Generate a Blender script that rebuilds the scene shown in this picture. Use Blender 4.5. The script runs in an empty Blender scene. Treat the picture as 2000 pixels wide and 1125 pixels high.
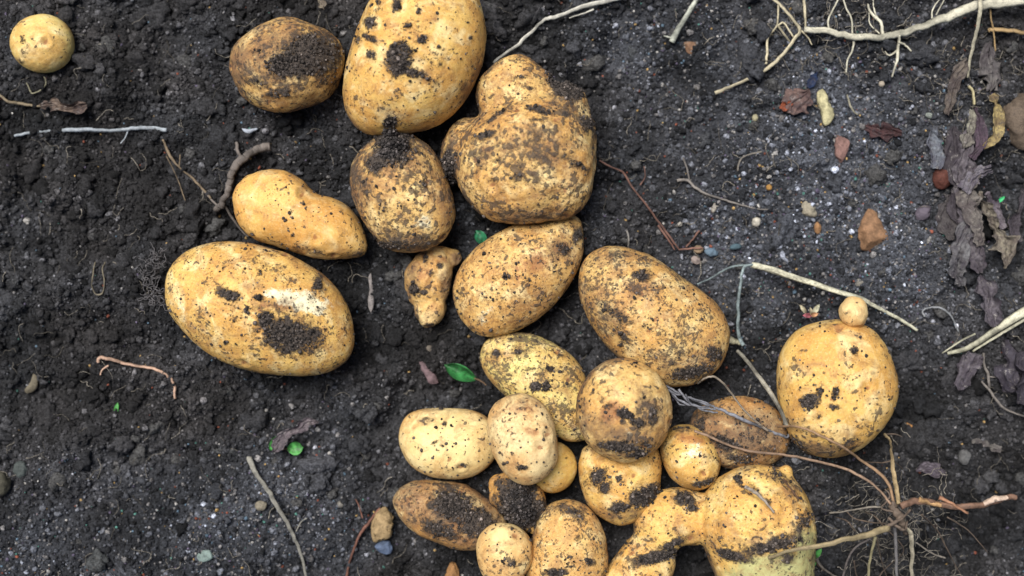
import bpy, math, random
import numpy as np
from mathutils import Vector, Matrix

# ------------------------------------------------------------------ camera, world, sun, exposure
scene = bpy.context.scene
COL = scene.collection
H = 0.70                 # camera height above the soil, metres
S = 0.00025              # metres of soil per photograph pixel (photo 2000 x 1125)
cam_data = bpy.data.cameras.new("camera")
cam_data.sensor_width = 36.0
cam_data.lens = 36.0 * H / (2000 * S)
cam_data.clip_start = 0.01
cam_data.clip_end = 200.0
cam_data.dof.use_dof = True
cam_data.dof.focus_distance = H - 0.030
cam_data.dof.aperture_fstop = 3.3
cam = bpy.data.objects.new("camera", cam_data)
COL.objects.link(cam)
cam.location = (0, 0, H)
scene.camera = cam

SUN_EL, SUN_AZ = math.radians(67), math.radians(128)    # light comes from the upper left of the picture
world = bpy.data.worlds.new("World")
scene.world = world
world.use_nodes = True
wn = world.node_tree
wn.nodes.clear()
sky = wn.nodes.new("ShaderNodeTexSky")
sky.sky_type = 'NISHITA'
sky.sun_disc = False
sky.sun_elevation = SUN_EL
sky.sun_rotation = math.pi / 2 - SUN_AZ
sky.dust_density = 4.0
sky.air_density = 1.0
sky.ozone_density = 0.6
bg = wn.nodes.new("ShaderNodeBackground")
bg.inputs[1].default_value = 0.06
wo = wn.nodes.new("ShaderNodeOutputWorld")
wn.links.new(sky.outputs[0], bg.inputs[0])
wn.links.new(bg.outputs[0], wo.inputs[0])
sun_d = bpy.data.lights.new("sun", 'SUN')
sun_d.energy = 3.7
sun_d.angle = math.radians(32)
sun_d.color = (1.0, 0.965, 0.92)
sun = bpy.data.objects.new("sun", sun_d)
COL.objects.link(sun)
sd = Vector((math.cos(SUN_EL) * math.cos(SUN_AZ), math.cos(SUN_EL) * math.sin(SUN_AZ), math.sin(SUN_EL)))
sun.rotation_euler = sd.to_track_quat('Z', 'Y').to_euler()
scene.view_settings.view_transform = 'Standard'
scene.view_settings.look = 'None'
scene.view_settings.gamma = 1.0
scene.view_settings.exposure = 0.50
scene.render.engine = 'CYCLES'
scene.cycles.use_denoising = True
scene.cycles.max_bounces = 6

rng = np.random.default_rng(11)
random.seed(5)

# ------------------------------------------------------------------ helpers
def P(px, py, z=0.0):
    """photograph pixel seen at height z -> place in the world"""
    k = S * (H - z) / H
    return np.array([(px - 1000.0) * k, (562.5 - py) * k, z])

def to_px(V):
    k = S * (H - V[:, 2]) / H
    return 1000.0 + V[:, 0] / k, 562.5 - V[:, 1] / k

def lin(r, g, b):
    f = lambda c: (c / 255 / 12.92) if c / 255 <= 0.04045 else ((c / 255 + 0.055) / 1.055) ** 2.4
    return (f(r) * ALB, f(g) * ALB, f(b) * ALB, 1.0)
ALB = 0.62            # the photograph's lit colours -> surface colours

def hash2(ix, iy, seed):
    h = (ix.astype(np.int64) * 374761393 + iy.astype(np.int64) * 668265263 + seed * 974634777) & 0xffffffff
    h = ((h ^ (h >> 13)) * 1274126177) & 0xffffffff
    h = (h ^ (h >> 16)) & 0xffffffff
    return h / 4294967295.0

def vnoise(x, y, seed):
    ix = np.floor(x); iy = np.floor(y)
    fx = x - ix; fy = y - iy
    fx = fx * fx * (3 - 2 * fx); fy = fy * fy * (3 - 2 * fy)
    a = hash2(ix, iy, seed); b = hash2(ix + 1, iy, seed)
    c = hash2(ix, iy + 1, seed); d = hash2(ix + 1, iy + 1, seed)
    return (a * (1 - fx) + b * fx) * (1 - fy) + (c * (1 - fx) + d * fx) * fy - 0.5

def wobble(Pn, wavelength, seed, n=7):
    """smooth 3D pseudo noise, about -1..1"""
    r = np.random.default_rng(seed)
    out = np.zeros(len(Pn))
    for i in range(n):
        d = r.normal(size=3); d /= np.linalg.norm(d)
        out += np.sin(Pn @ d * (2 * math.pi / wavelength) * r.uniform(0.7, 1.4) + r.uniform(0, 6.28))
    return out / math.sqrt(n) * 0.8

def mesh_np(name, V, F, smooth=True):
    V = np.asarray(V, dtype=np.float32); F = np.asarray(F, dtype=np.int32)
    me = bpy.data.meshes.new(name)
    n = F.shape[1]
    me.vertices.add(len(V)); me.vertices.foreach_set("co", V.ravel())
    me.loops.add(F.size); me.loops.foreach_set("vertex_index", F.ravel())
    me.polygons.add(len(F)); me.polygons.foreach_set("loop_start", np.arange(0, F.size, n, dtype=np.int32))
    me.update(calc_edges=True)
    me.polygons.foreach_set("use_smooth", np.full(len(F), smooth))
    me.validate()
    return me

def attr(me, name, val):
    val = np.asarray(val, dtype=np.float32)
    if val.ndim == 1:
        a = me.attributes.new(name, 'FLOAT', 'POINT'); a.data.foreach_set("value", val)
    else:
        if val.shape[1] == 3:
            val = np.hstack([val, np.ones((len(val), 1), np.float32)])
        a = me.attributes.new(name, 'FLOAT_COLOR', 'POINT'); a.data.foreach_set("color", val.ravel())

def link(name, me, mat, parent=None, loc=(0, 0, 0)):
    o = bpy.data.objects.new(name, me)
    COL.objects.link(o)
    if mat is not None:
        me.materials.append(mat)
    o.location = loc
    if parent is not None:
        o.parent = parent
    return o

def tag(o, label, cat, group=None, kind=None):
    o["label"] = label
    o["category"] = cat
    if group: o["group"] = group
    if kind: o["kind"] = kind
    return o

def verts_of(me):
    V = np.empty(len(me.vertices) * 3, np.float32); me.vertices.foreach_get("co", V)
    return V.reshape(-1, 3).astype(float)

def normals_of(me):
    N = np.empty(len(me.vertices) * 3, np.float32); me.vertices.foreach_get("normal", N)
    return N.reshape(-1, 3).astype(float)

def ico(sub):
    import bmesh
    bm = bmesh.new(); bmesh.ops.create_icosphere(bm, subdivisions=sub, radius=1.0)
    V = np.array([v.co[:] for v in bm.verts]); F = np.array([[v.index for v in f.verts] for f in bm.faces])
    bm.free()
    return V, F
ICO = {i: ico(i) for i in (1, 2, 3, 4)}

def rand_rot(r, n):
    q = r.normal(size=(n, 4)); q /= np.linalg.norm(q, axis=1)[:, None]
    w, x, y, z = q.T
    return np.stack([np.stack([1 - 2 * (y * y + z * z), 2 * (x * y - z * w), 2 * (x * z + y * w)], 1),
                     np.stack([2 * (x * y + z * w), 1 - 2 * (x * x + z * z), 2 * (y * z - x * w)], 1),
                     np.stack([2 * (x * z - y * w), 2 * (y * z + x * w), 1 - 2 * (x * x + y * y)], 1)], 1)

def crumbs(r, centres, radii, colours, sub, rough=0.28):
    """many irregular grains as vertices/faces/colours"""
    bv, bf = ICO[sub]
    n = len(centres); m = len(bv)
    nvar = 40
    shapes = []
    for k in range(nvar):
        d = 1 + rough * wobble(bv, 1.7, 1000 + k, 5) * 0.7
        if sub >= 2: d = d + rough * 0.45 * wobble(bv, 0.7, 3000 + k, 6)
        if sub >= 3: d = d + rough * 0.35 * wobble(bv, 0.32, 5000 + k, 8)
        if sub >= 4: d = d + 0.07 * wobble(bv, 0.17, 7000 + k, 12)
        shapes.append(bv * d[:, None])
    shapes = np.array(shapes)
    pick = r.integers(0, nvar, n)
    sc = r.uniform(0.7, 1.25, (n, 3)) * radii[:, None]
    V = shapes[pick] * sc[:, None, :]
    R = rand_rot(r, n)
    V = np.einsum('nij,nmj->nmi', R, V) + centres[:, None, :]
    F = bf[None] + (np.arange(n) * m)[:, None, None]
    Cc = np.repeat(colours, m, axis=0)
    return V.reshape(-1, 3), F.reshape(-1, 3), Cc

# ------------------------------------------------------------------ node helpers / materials
class NT:
    def __init__(self, name, rough=0.8, spec=0.3):
        self.m = bpy.data.materials.new(name); self.m.use_nodes = True
        self.t = self.m.node_tree; self.t.nodes.clear()
        self.out = self.n("ShaderNodeOutputMaterial")
        self.b = self.n("ShaderNodeBsdfPrincipled")
        self.l(self.b.outputs[0], self.out.inputs[0])
        self.b.inputs["Roughness"].default_value = rough
        self.b.inputs["Specular IOR Level"].default_value = spec
    def n(self, t): return self.t.nodes.new(t)
    def l(self, a, b): self.t.links.new(a, b)
    def val(self, s, inp):
        if isinstance(s, (int, float)): inp.default_value = s
        elif isinstance(s, tuple): inp.default_value = s
        else: self.l(s, inp)
    def math(self, op, a, b=0.0, clamp=False):
        n = self.n("ShaderNodeMath"); n.operation = op; n.use_clamp = clamp
        self.val(a, n.inputs[0]); self.val(b, n.inputs[1]); return n.outputs[0]
    def step(self, v, a, b, lo=0.0, hi=1.0):
        n = self.n("ShaderNodeMapRange"); n.interpolation_type = 'SMOOTHSTEP'
        self.val(v, n.inputs[0]); n.inputs[1].default_value = a; n.inputs[2].default_value = b
        n.inputs[3].default_value = lo; n.inputs[4].default_value = hi; return n.outputs[0]
    def mix(self, f, a, b, mode='MIX'):
        n = self.n("ShaderNodeMix"); n.data_type = 'RGBA'; n.blend_type = mode
        self.val(f, n.inputs[0]); self.val(a, n.inputs[6]); self.val(b, n.inputs[7]); return n.outputs[2]
    def attr(self, name, kind='GEOMETRY', out='Fac'):
        n = self.n("ShaderNodeAttribute"); n.attribute_type = kind; n.attribute_name = name
        return n.outputs[out]
    def coords(self):
        tc = self.n("ShaderNodeTexCoord"); oi = self.n("ShaderNodeObjectInfo")
        k = self.math('MULTIPLY', oi.outputs["Random"], 13.7)
        c = self.n("ShaderNodeCombineXYZ"); self.l(k, c.inputs[0]); self.l(k, c.inputs[1])
        v = self.n("ShaderNodeVectorMath"); v.operation = 'ADD'
        self.l(tc.outputs["Object"], v.inputs[0]); self.l(c.outputs[0], v.inputs[1])
        return v.outputs[0], oi
    def noise(self, vec, scale, detail=3.0, rough=0.55, dist=0.0):
        n = self.n("ShaderNodeTexNoise"); self.l(vec, n.inputs["Vector"])
        n.inputs["Scale"].default_value = scale; n.inputs["Detail"].default_value = detail
        n.inputs["Roughness"].default_value = rough; n.inputs["Distortion"].default_value = dist
        return n.outputs["Fac"]
    def bump(self, h, strength, dist):
        n = self.n("ShaderNodeBump"); n.inputs["Strength"].default_value = strength
        n.inputs["Distance"].default_value = dist; self.l(h, n.inputs["Height"])
        self.l(n.outputs[0], self.b.inputs["Normal"])

def soil_material():
    t = NT("dark_soil", 0.9, 0.25)
    v, oi = t.coords()
    c = t.attr("tone", out='Color')
    n1 = t.noise(v, 900, 4, 0.7)
    k = t.step(n1, 0.3, 0.72, 0.35, 2.0)
    t.l(t.mix(1.0, c, k, 'MULTIPLY'), t.b.inputs["Base Color"])
    t.bump(t.noise(v, 1300, 4, 0.8), 1.0, 0.0009)
    return t.m

def potato_material():
    t = NT("potato_skin", 0.62, 0.22)
    v, oi = t.coords()
    sc_ = t.n("ShaderNodeVectorMath"); sc_.operation = 'SCALE'
    t.l(v, sc_.inputs[0]); t.l(t.math('ADD', 0.68, t.math('MULTIPLY', oi.outputs["Random"], 0.62)), sc_.inputs["Scale"])
    v = sc_.outputs[0]
    skin = oi.outputs["Color"]
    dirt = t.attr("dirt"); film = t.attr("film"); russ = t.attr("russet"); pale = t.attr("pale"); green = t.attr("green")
    speck = t.attr("speck", 'OBJECT'); net = t.attr("netting", 'OBJECT')
    # skin tone drifts
    n_big = t.noise(v, 60, 3, 0.6)
    c = t.mix(t.step(n_big, 0.34, 0.64), skin, (0.52, 0.235, 0.05, 1), 'MIX')
    c = t.mix(0.40, c, skin)
    n_pal = t.noise(v, 95, 3, 0.6, 0.5)
    c = t.mix(t.step(n_pal, 0.48, 0.70, 0, 0.75), c, (0.82, 0.66, 0.33, 1))
    # fine netting of the skin
    n_f = t.noise(v, 620, 4, 0.75)
    c = t.mix(t.math('MULTIPLY', t.step(n_f, 0.44, 0.66), net), c, (0.20, 0.095, 0.035, 1))
    n_hi = t.noise(v, 1250, 2, 0.6)
    c = t.mix(t.step(n_hi, 0.5, 0.7, 0, 0.22), c, (0.86, 0.70, 0.38, 1))
    # russet patches, pale scraped patches, green skin
    n_m = t.noise(v, 260, 5, 0.75)
    rm = t.step(t.math('ADD', russ, t.math('MULTIPLY', t.math('SUBTRACT', n_m, 0.5), 1.5)), 0.25, 0.75)
    c = t.mix(t.math('MULTIPLY', rm, 0.75), c, (0.26, 0.10, 0.042, 1))
    pm = t.step(t.math('ADD', pale, t.math('MULTIPLY', t.math('SUBTRACT', n_m, 0.5), 2.0)), 0.26, 0.60)
    c = t.mix(t.math('MULTIPLY', pm, 0.95), c, (0.80, 0.74, 0.50, 1))
    gm = t.step(t.math('ADD', green, t.math('MULTIPLY', t.math('SUBTRACT', n_m, 0.5), 0.8)), 0.25, 0.7)
    c = t.mix(t.math('MULTIPLY', gm, 0.85), c, (0.36, 0.38, 0.17, 1))
    # brown film: patches of dried mud, plus the browner flanks
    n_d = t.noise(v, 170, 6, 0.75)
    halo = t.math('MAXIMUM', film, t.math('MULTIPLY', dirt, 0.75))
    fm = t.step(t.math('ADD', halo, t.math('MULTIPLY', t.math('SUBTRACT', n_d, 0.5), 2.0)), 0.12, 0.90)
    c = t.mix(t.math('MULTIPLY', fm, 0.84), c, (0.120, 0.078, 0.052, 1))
    # thin smear of earth rubbed over the whole skin
    n_w = t.noise(v, 120, 7, 0.8, 0.8)
    c = t.mix(t.math('MULTIPLY', t.step(t.math('ADD', n_w, t.math('MULTIPLY', speck, 0.10)), 0.52, 0.70), 0.6), c, (0.23, 0.118, 0.055, 1))
    # dark soil specks: two sizes, in drifts
    rag0 = t.math('SUBTRACT', t.noise(v, 800, 4, 0.8), 0.5)
    n_s1 = t.noise(v, 520, 2, 0.5)
    n_s2 = t.noise(v, 230, 2, 0.5)
    drift = t.math('MULTIPLY', t.math('SUBTRACT', t.noise(v, 85, 3, 0.6), 0.5), 0.5)
    sp = t.math('ADD', t.math('ADD', drift, t.math('MULTIPLY', speck, 0.16)), t.math('MULTIPLY', film, 0.06))
    s1 = t.step(t.math('ADD', n_s1, sp), 0.70, 0.77)
    s2 = t.step(t.math('ADD', t.math('ADD', n_s2, sp), t.math('MULTIPLY', rag0, 0.10)), 0.77, 0.83)
    n_s3 = t.noise(v, 900, 3, 0.7)
    s3 = t.math('MULTIPLY', t.step(t.math('ADD', n_s3, sp), 0.70, 0.80), 0.7)
    s1 = t.math('MAXIMUM', s1, s3)
    # caked dirt: authored patches with ragged edges
    rag = t.math('MULTIPLY', t.math('SUBTRACT', t.noise(v, 330, 7, 0.85), 0.5), 2.3)
    rag = t.math('ADD', rag, t.math('MULTIPLY', t.math('SUBTRACT', t.noise(v, 130, 3, 0.6, 0.7), 0.5), 1.3))
    dm = t.step(t.math('ADD', dirt, rag), 0.44, 0.74)
    d = t.math('MAXIMUM', dm, t.math('MULTIPLY', t.math('MAXIMUM', s1, s2), 0.80))
    dn = t.noise(v, 1300, 4, 0.8)
    dc = t.mix(t.step(dn, 0.35, 0.7), (0.024, 0.020, 0.018, 1), (0.105, 0.085, 0.070, 1))
    c = t.mix(d, c, dc)
    t.l(c, t.b.inputs["Base Color"])
    t.l(t.step(t.math('MAXIMUM', d, fm), 0, 1, 0.58, 0.92), t.b.inputs["Roughness"])
    h = t.math('ADD', t.math('MULTIPLY', n_f, 0.45), t.math('MULTIPLY', d, t.math('ADD', 0.5, dn)))
    t.bump(h, 0.75, 0.0006)
    t.b.inputs["Subsurface Weight"].default_value = 0.0
    return t.m

def organic_material(name, rough=0.75, streak=0.35, bump=0.5):
    t = NT(name, rough, 0.25)
    v, oi = t.coords()
    n1 = t.noise(v, 240, 4, 0.7)
    n2 = t.noise(v, 1100, 3, 0.7)
    k = t.math('ADD', t.step(n1, 0.3, 0.7, 1 - streak, 1 + streak * 0.7), t.math('MULTIPLY', t.math('SUBTRACT', n2, 0.5), streak * 1.3))
    k = t.math('MULTIPLY', k, t.math('MAXIMUM', 0.25, t.math('ADD', 1.0, t.math('MULTIPLY', t.attr("shade"), streak * 0.8))))
    c = t.mix(1.0, oi.outputs["Color"], k, 'MULTIPLY')
    c = t.mix(t.step(n1, 0.56, 0.74, 0, 0.7), c, (0.045, 0.038, 0.035, 1))
    t.l(c, t.b.inputs["Base Color"])
    t.bump(n2, bump, 0.0005)
    return t.m

def leaf_material(name):
    t = NT(name, 0.5, 0.4)
    v, oi = t.coords()
    n1 = t.noise(v, 300, 3, 0.6)
    c = t.mix(1.0, oi.outputs["Color"], t.step(n1, 0.3, 0.7, 0.45, 1.5), 'MULTIPLY')
    c = t.mix(t.step(t.noise(v, 700, 4, 0.8), 0.56, 0.66, 0, 0.8), c, (0.05, 0.042, 0.036, 1))
    t.l(c, t.b.inputs["Base Color"])
    t.bump(n1, 0.4, 0.0005)
    return t.m

def withered_material(name):
    t = NT(name, 0.72, 0.35)
    v, oi = t.coords()
    n1 = t.noise(v, 130, 5, 0.7, 0.6)
    n2 = t.noise(v, 520, 4, 0.75)
    c = t.mix(t.step(n1, 0.35, 0.65), t.mix(1.0, oi.outputs["Color"], (0.40, 0.36, 0.42, 1), 'MULTIPLY'), oi.outputs["Color"])
    c = t.mix(t.step(n2, 0.4, 0.7, 0.0, 0.75), c, (0.035, 0.03, 0.033, 1))
    n3 = t.noise(v, 240, 5, 0.8, 0.4)
    c = t.mix(t.step(n3, 0.56, 0.72, 0.0, 0.7), c, (0.36, 0.34, 0.32, 1))
    t.l(c, t.b.inputs["Base Color"])
    t.bump(t.math('ADD', n1, n2), 0.8, 0.001)
    return t.m

M_SOIL = soil_material()
M_SKIN = potato_material()
M_ROOT = organic_material("root_bark", 0.7, 0.38, 0.6)
M_STRAW = organic_material("dry_stem", 0.55, 0.55, 0.8)
M_STONE = organic_material("stone", 0.75, 0.45, 1.0)
M_LEAF = leaf_material("green_leaf")
M_DRY = withered_material("withered_leaf")

# ------------------------------------------------------------------ soil surface (one sheet out to the horizon)
def axis(inner, step, margin):
    a = np.arange(-inner, inner + step / 2, step)
    e = []; x = inner; s = step
    while x < margin:
        s *= 1.16; x += s; e.append(x)
    e = np.array(e)
    return np.concatenate([-e[::-1], a, e])

HUMPS = [  # px, py, radius px, height mm: the lie of the bed
    (1230, 800, 330, -5.0), (1000, 700, 220, -3.0), (760, 330, 160, -3.5), (1450, 640, 170, -3.0), (560, 560, 240, -2.0),
    (300, 555, 60, 5.0), (450, 120, 120, 1.5), (1600, 380, 260, 2.5), (1950, 480, 90, -5.0), (200, 250, 260, 2.0),
    (1450, 290, 70, 4.0), (150, 1000, 250, 3.0), (560, 1010, 160, 3.0), (1880, 800, 150, -2.5), (1880, 1060, 200, -4.0),
    (1350, 1090, 60, -9.0), (1640, 1010, 70, -6.0), (215, 560, 50, 3.5), (1760, 240, 100, 1.5), (30, 860, 140, -3.0)]

def sandy(x, y):
    """0 = dark crumbly loam, 1 = paler gritty soil"""
    def blob(px, py, rx, ry):
        c = P(px, py); return np.exp(-(((x - c[0]) / (rx * S)) ** 2 + ((y - c[1]) / (ry * S)) ** 2))
    s = blob(1560, 330, 330, 330) + blob(1650, 520, 230, 150) * 0.7 + blob(170, 1080, 330, 150) * 0.9 + blob(560, 1010, 210, 160) * 0.55 + blob(1250, 60, 200, 120) * 0.5
    return np.clip(s + vnoise(x / 0.03, y / 0.03, 21) * 0.5, 0, 1)

def soft_ground(x, y):
    z = vnoise(x / 0.085, y / 0.085, 1) * 0.009 + vnoise(x / 0.034, y / 0.034, 2) * 0.0055
    z = z + (0.25 - np.abs(vnoise(x / 0.017 + 3, y / 0.017, 8))) * 0.013 * (1 - 0.5 * sandy(x, y))
    z = z + vnoise(x / 0.024, y / 0.024, 9) * 0.010 * (1 - 0.7 * sandy(x, y))
    for (hx, hy, r, h) in HUMPS:
        c = P(hx, hy); z = z + h * 1e-3 * np.exp(-((x - c[0]) ** 2 + (y - c[1]) ** 2) / (2 * (r * S * 0.6) ** 2))
    return z

def rough_ground(x, y):
    z = soft_ground(x, y)
    sm = 1 - 0.15 * sandy(x, y)
    z = z + (vnoise(x / 0.013, y / 0.013, 3) * 0.0065 + vnoise(x / 0.0062, y / 0.0062, 4) * 0.0042
             + np.abs(vnoise(x / 0.0032, y / 0.0032, 5)) * 0.0032 + vnoise(x / 0.0016, y / 0.0016, 6) * 0.0012) * sm
    return z

def ground_tone(x, y, r=None):
    s = sandy(x, y)
    n = vnoise(x / 0.02, y / 0.02, 31) + 0.5
    dark = np.array([0.0195, 0.0206, 0.0232]); warm = np.array([0.0275, 0.0260, 0.0265]); grit = np.array([0.040, 0.0435, 0.052])
    c = dark[None] * (1 - n)[:, None] + warm[None] * n[:, None]
    damp = np.clip(1.0 + 1.1 * vnoise(x / 0.028, y / 0.028, 33) + 0.9 * vnoise(x / 0.011, y / 0.011, 34), 0.5, 1.9)
    return (c * (1 - s)[:, None] + grit[None] * s[:, None]) * damp[:, None]

gx = axis(0.29, 0.00062, 14.0); gy = axis(0.175, 0.00062, 14.0)
XX, YY = np.meshgrid(gx, gy)
xf = XX.ravel(); yf = YY.ravel()
fade = np.clip(1.5 - np.maximum(np.abs(xf), np.abs(yf)) / 1.0, 0, 1)
zf = rough_ground(xf, yf) * fade
nxg = len(gx); nyg = len(gy)
idx = np.arange(nxg * nyg).reshape(nyg, nxg)
Fg = np.stack([idx[:-1, :-1].ravel(), idx[:-1, 1:].ravel(), idx[1:, 1:].ravel(), idx[1:, :-1].ravel()], 1)
me = mesh_np("ground", np.stack([xf, yf, zf], 1), Fg)
attr(me, "tone", ground_tone(xf, yf))
g_ob = link("ground", me, M_SOIL)
g_ob["kind"] = "structure"

def ground_z(px, py):
    """height of the soil under photograph pixel (soft relief + typical crumb height)"""
    c = P(px, py)
    return float(soft_ground(np.array([c[0]]), np.array([c[1]]))[0]) + 0.0026

# ------------------------------------------------------------------ soil crumbs and grit (nobody could count them)
def crumb_colours(r, x, y, pale_boost=1.0, accent=1.0):
    n = len(x); s = sandy(x, y)
    base = ground_tone(x, y) * r.lognormal(0.10, 0.62 + 0.25 * s, n)[:, None]
    u = r.random(n)
    def put(mask, col, j=0.25):
        base[mask] = np.array(col)[None] * r.uniform(1 - j, 1 + j, mask.sum())[:, None]
    p = (0.006 + 0.11 * s) * pale_boost
    put(u < p, (0.16, 0.155, 0.155), 0.4)
    put((u >= p) & (u < p * 1.12), (0.31, 0.30, 0.285), 0.35)
    q = 0.5 if accent else 5.0
    put((u > q) & (u < q + 0.004 + 0.012 * s), (0.09, 0.14, 0.19))
    put((u > q + 0.02) & (u < q + 0.024 + 0.010 * s), (0.17, 0.055, 0.035))
    put((u > q + 0.04) & (u < q + 0.043 + 0.008 * s), (0.33, 0.22, 0.09))
    put((u > q + 0.06) & (u < q + 0.0615 + 0.006 * s), (0.075, 0.19, 0.16))
    put((u > q + 0.08) & (u < q + 0.085 + 0.02 * s), (0.10, 0.085, 0.13))
    return base

def field(n, hx, hy):
    return rng.uniform(-hx, hx, n), rng.uniform(-hy, hy, n)

def crumb_object(name, label, cat, batches):
    Vs, Fs, Cs = [], [], []; off = 0
    for (V, F, C_) in batches:
        Vs.append(V); Fs.append(F + off); Cs.append(C_); off += len(V)
    me = mesh_np(name, np.concatenate(Vs), np.concatenate(Fs))
    attr(me, "tone", np.concatenate(Cs))
    o = link(name, me, M_SOIL)
    tag(o, label, cat, kind="stuff")
    return o

KEEP_CLEAR = [(1610, 210, 48), (1560, 203, 42), (1645, 290, 40), (1725, 255, 42), (1705, 455, 58), (1477, 433, 22), (1580, 408, 30), (1398, 404, 26),
              (1803, 415, 30), (1437, 482, 26), (1388, 493, 26), (1364, 487, 22), (1597, 445, 24), (1822, 290, 50), (1842, 345, 36), (905, 724, 48),
              (575, 850, 60), (722, 565, 34), (722, 600, 30), (838, 722, 40), (748, 1025, 48), (750, 1070, 30), (880, 1118, 30), (490, 254, 30), (1348, 92, 26),
              (228, 800, 24), (60, 755, 26), (400, 1086, 26), (510, 986, 20), (1582, 606, 34), (1815, 917, 36), (1925, 868, 40), (1884, 893, 24)] + \
    [(40 + 36 * k, 256, 34) for k in range(9)] + [(200 + 25 * k, 702 + 5 * k, 26) for k in range(7)] + [(1480 + 32 * k, 520 + 12 * k, 30) for k in range(10)] + \
    [(1340 + 30 * k, 355 + 11 * k, 26) for k in range(6)] + [(1175 + 18 * k, 316 + 19 * k, 24) for k in range(9)] + [(490 + 14 * k, 900 + 26 * k, 28) for k in range(9)]

def clear_of_finds(x, y, r):
    ok = np.ones(len(x), bool)
    for (px_, py_, d_) in KEEP_CLEAR:
        c = P(px_, py_); ok &= np.hypot(x - c[0], y - c[1]) > d_ * S * 0.8 + r
    return ok

batches = []
n = 60000; x, y = field(n, 0.285, 0.17)
r = rng.uniform(0.00035, 0.00085, n)
batches.append(crumbs(rng, np.stack([x, y, rough_ground(x, y) + r * 0.4], 1), r, crumb_colours(rng, x, y), 1))
n = 30000; x, y = field(n, 0.285, 0.17)
keep = rng.random(n) > 0.55 * sandy(x, y); x = x[keep]; y = y[keep]; n = len(x)
r = 0.0006 + 0.0011 * rng.random(n) ** 2.4
batches.append(crumbs(rng, np.stack([x, y, rough_ground(x, y) + r * 0.3], 1), r, crumb_colours(rng, x, y, 0.55, 0), 2, 0.42))
n = 9000; x, y = field(n, 0.285, 0.17)
keep = rng.random(n) < 0.9 * sandy(x, y) * (vnoise(x / 0.02, y / 0.02, 77) + 0.7); x = x[keep]; y = y[keep]; n = len(x)
r = rng.uniform(0.0005, 0.0012, n)
batches.append(crumbs(rng, np.stack([x, y, rough_ground(x, y) + r * 0.8], 1), r, crumb_colours(rng, x, y, 2.6), 1, 0.45))
n = 1500; x, y = field(n, 0.285, 0.17)
keep = rng.random(n) > 0.8 * sandy(x, y); x = x[keep]; y = y[keep]; n = len(x)
r = 0.0018 + 0.0028 * rng.random(n) ** 2.2
keep = clear_of_finds(x, y, r); x = x[keep]; y = y[keep]; r = r[keep]; n = len(x)
batches.append(crumbs(rng, np.stack([x, y, soft_ground(x, y) + r * 0.15], 1), r, np.minimum(crumb_colours(rng, x, y, 0.0, 0), 0.06), 3, 0.5))
n = 42000; x, y = field(n, 0.285, 0.17)
keep = rng.random(n) < 0.22 + 0.78 * sandy(x, y); x = x[keep]; y = y[keep]; n = len(x)
r = rng.uniform(0.00022, 0.00050, n)
batches.append(crumbs(rng, np.stack([x, y, rough_ground(x, y) + r * 1.2], 1), r, crumb_colours(rng, x, y, 1.9), 1))
n = 330; x, y = field(n, 0.285, 0.17)
keep = rng.random(n) > 0.85 * sandy(x, y); x = x[keep]; y = y[keep]; n = len(x)
r = 0.0032 + 0.0042 * rng.random(n) ** 2
keep = clear_of_finds(x, y, r); x = x[keep]; y = y[keep]; r = r[keep]; n = len(x)
batches.append(crumbs(rng, np.stack([x, y, soft_ground(x, y) - r * 0.2], 1), r, ground_tone(x, y) * rng.uniform(0.8, 1.5, n)[:, None], 4, 0.42))
# a looser scatter past the picture's edge
n = 70000; x, y = field(n, 0.50, 0.38); keep = (np.abs(x) > 0.28) | (np.abs(y) > 0.165); x = x[keep]; y = y[keep]; n = len(x)
r = 0.0008 + 0.0026 * rng.random(n) ** 2.4
batches.append(crumbs(rng, np.stack([x, y, rough_ground(x, y) + r * 0.2], 1), r, crumb_colours(rng, x, y, 0.3), 1, 0.34))
crumb_object("soil_crumbs", "loose dark crumbs of soil and pale grit covering the whole bed", "soil", batches)

# ------------------------------------------------------------------ potatoes
def closed_curve(pts, m=360):
    p = np.array(pts, float); n = len(p); out = []
    per = max(4, m // n)
    for i in range(n):
        a, b, c, d = p[i - 1], p[i], p[(i + 1) % n], p[(i + 2) % n]
        for k in range(per):
            t = k / per
            out.append(0.5 * ((2 * b) + (c - a) * t + (2 * a - 5 * b + 4 * c - d) * t * t + (3 * b - a - 3 * c + d) * t ** 3))
    return np.array(out)

def ell(cx, cy, rx, ry, rot=0, n=16, sq=0.0):
    a = math.radians(rot); out = []
    for k in range(n):
        t = 2 * math.pi * k / n
        f = 1 + sq * (math.sin(2 * t) ** 2)
        u, v = rx * math.cos(t) * f, ry * math.sin(t) * f
        out.append((cx + u * math.cos(a) - v * math.sin(a), cy + u * math.sin(a) + v * math.cos(a)))
    return out

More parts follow.
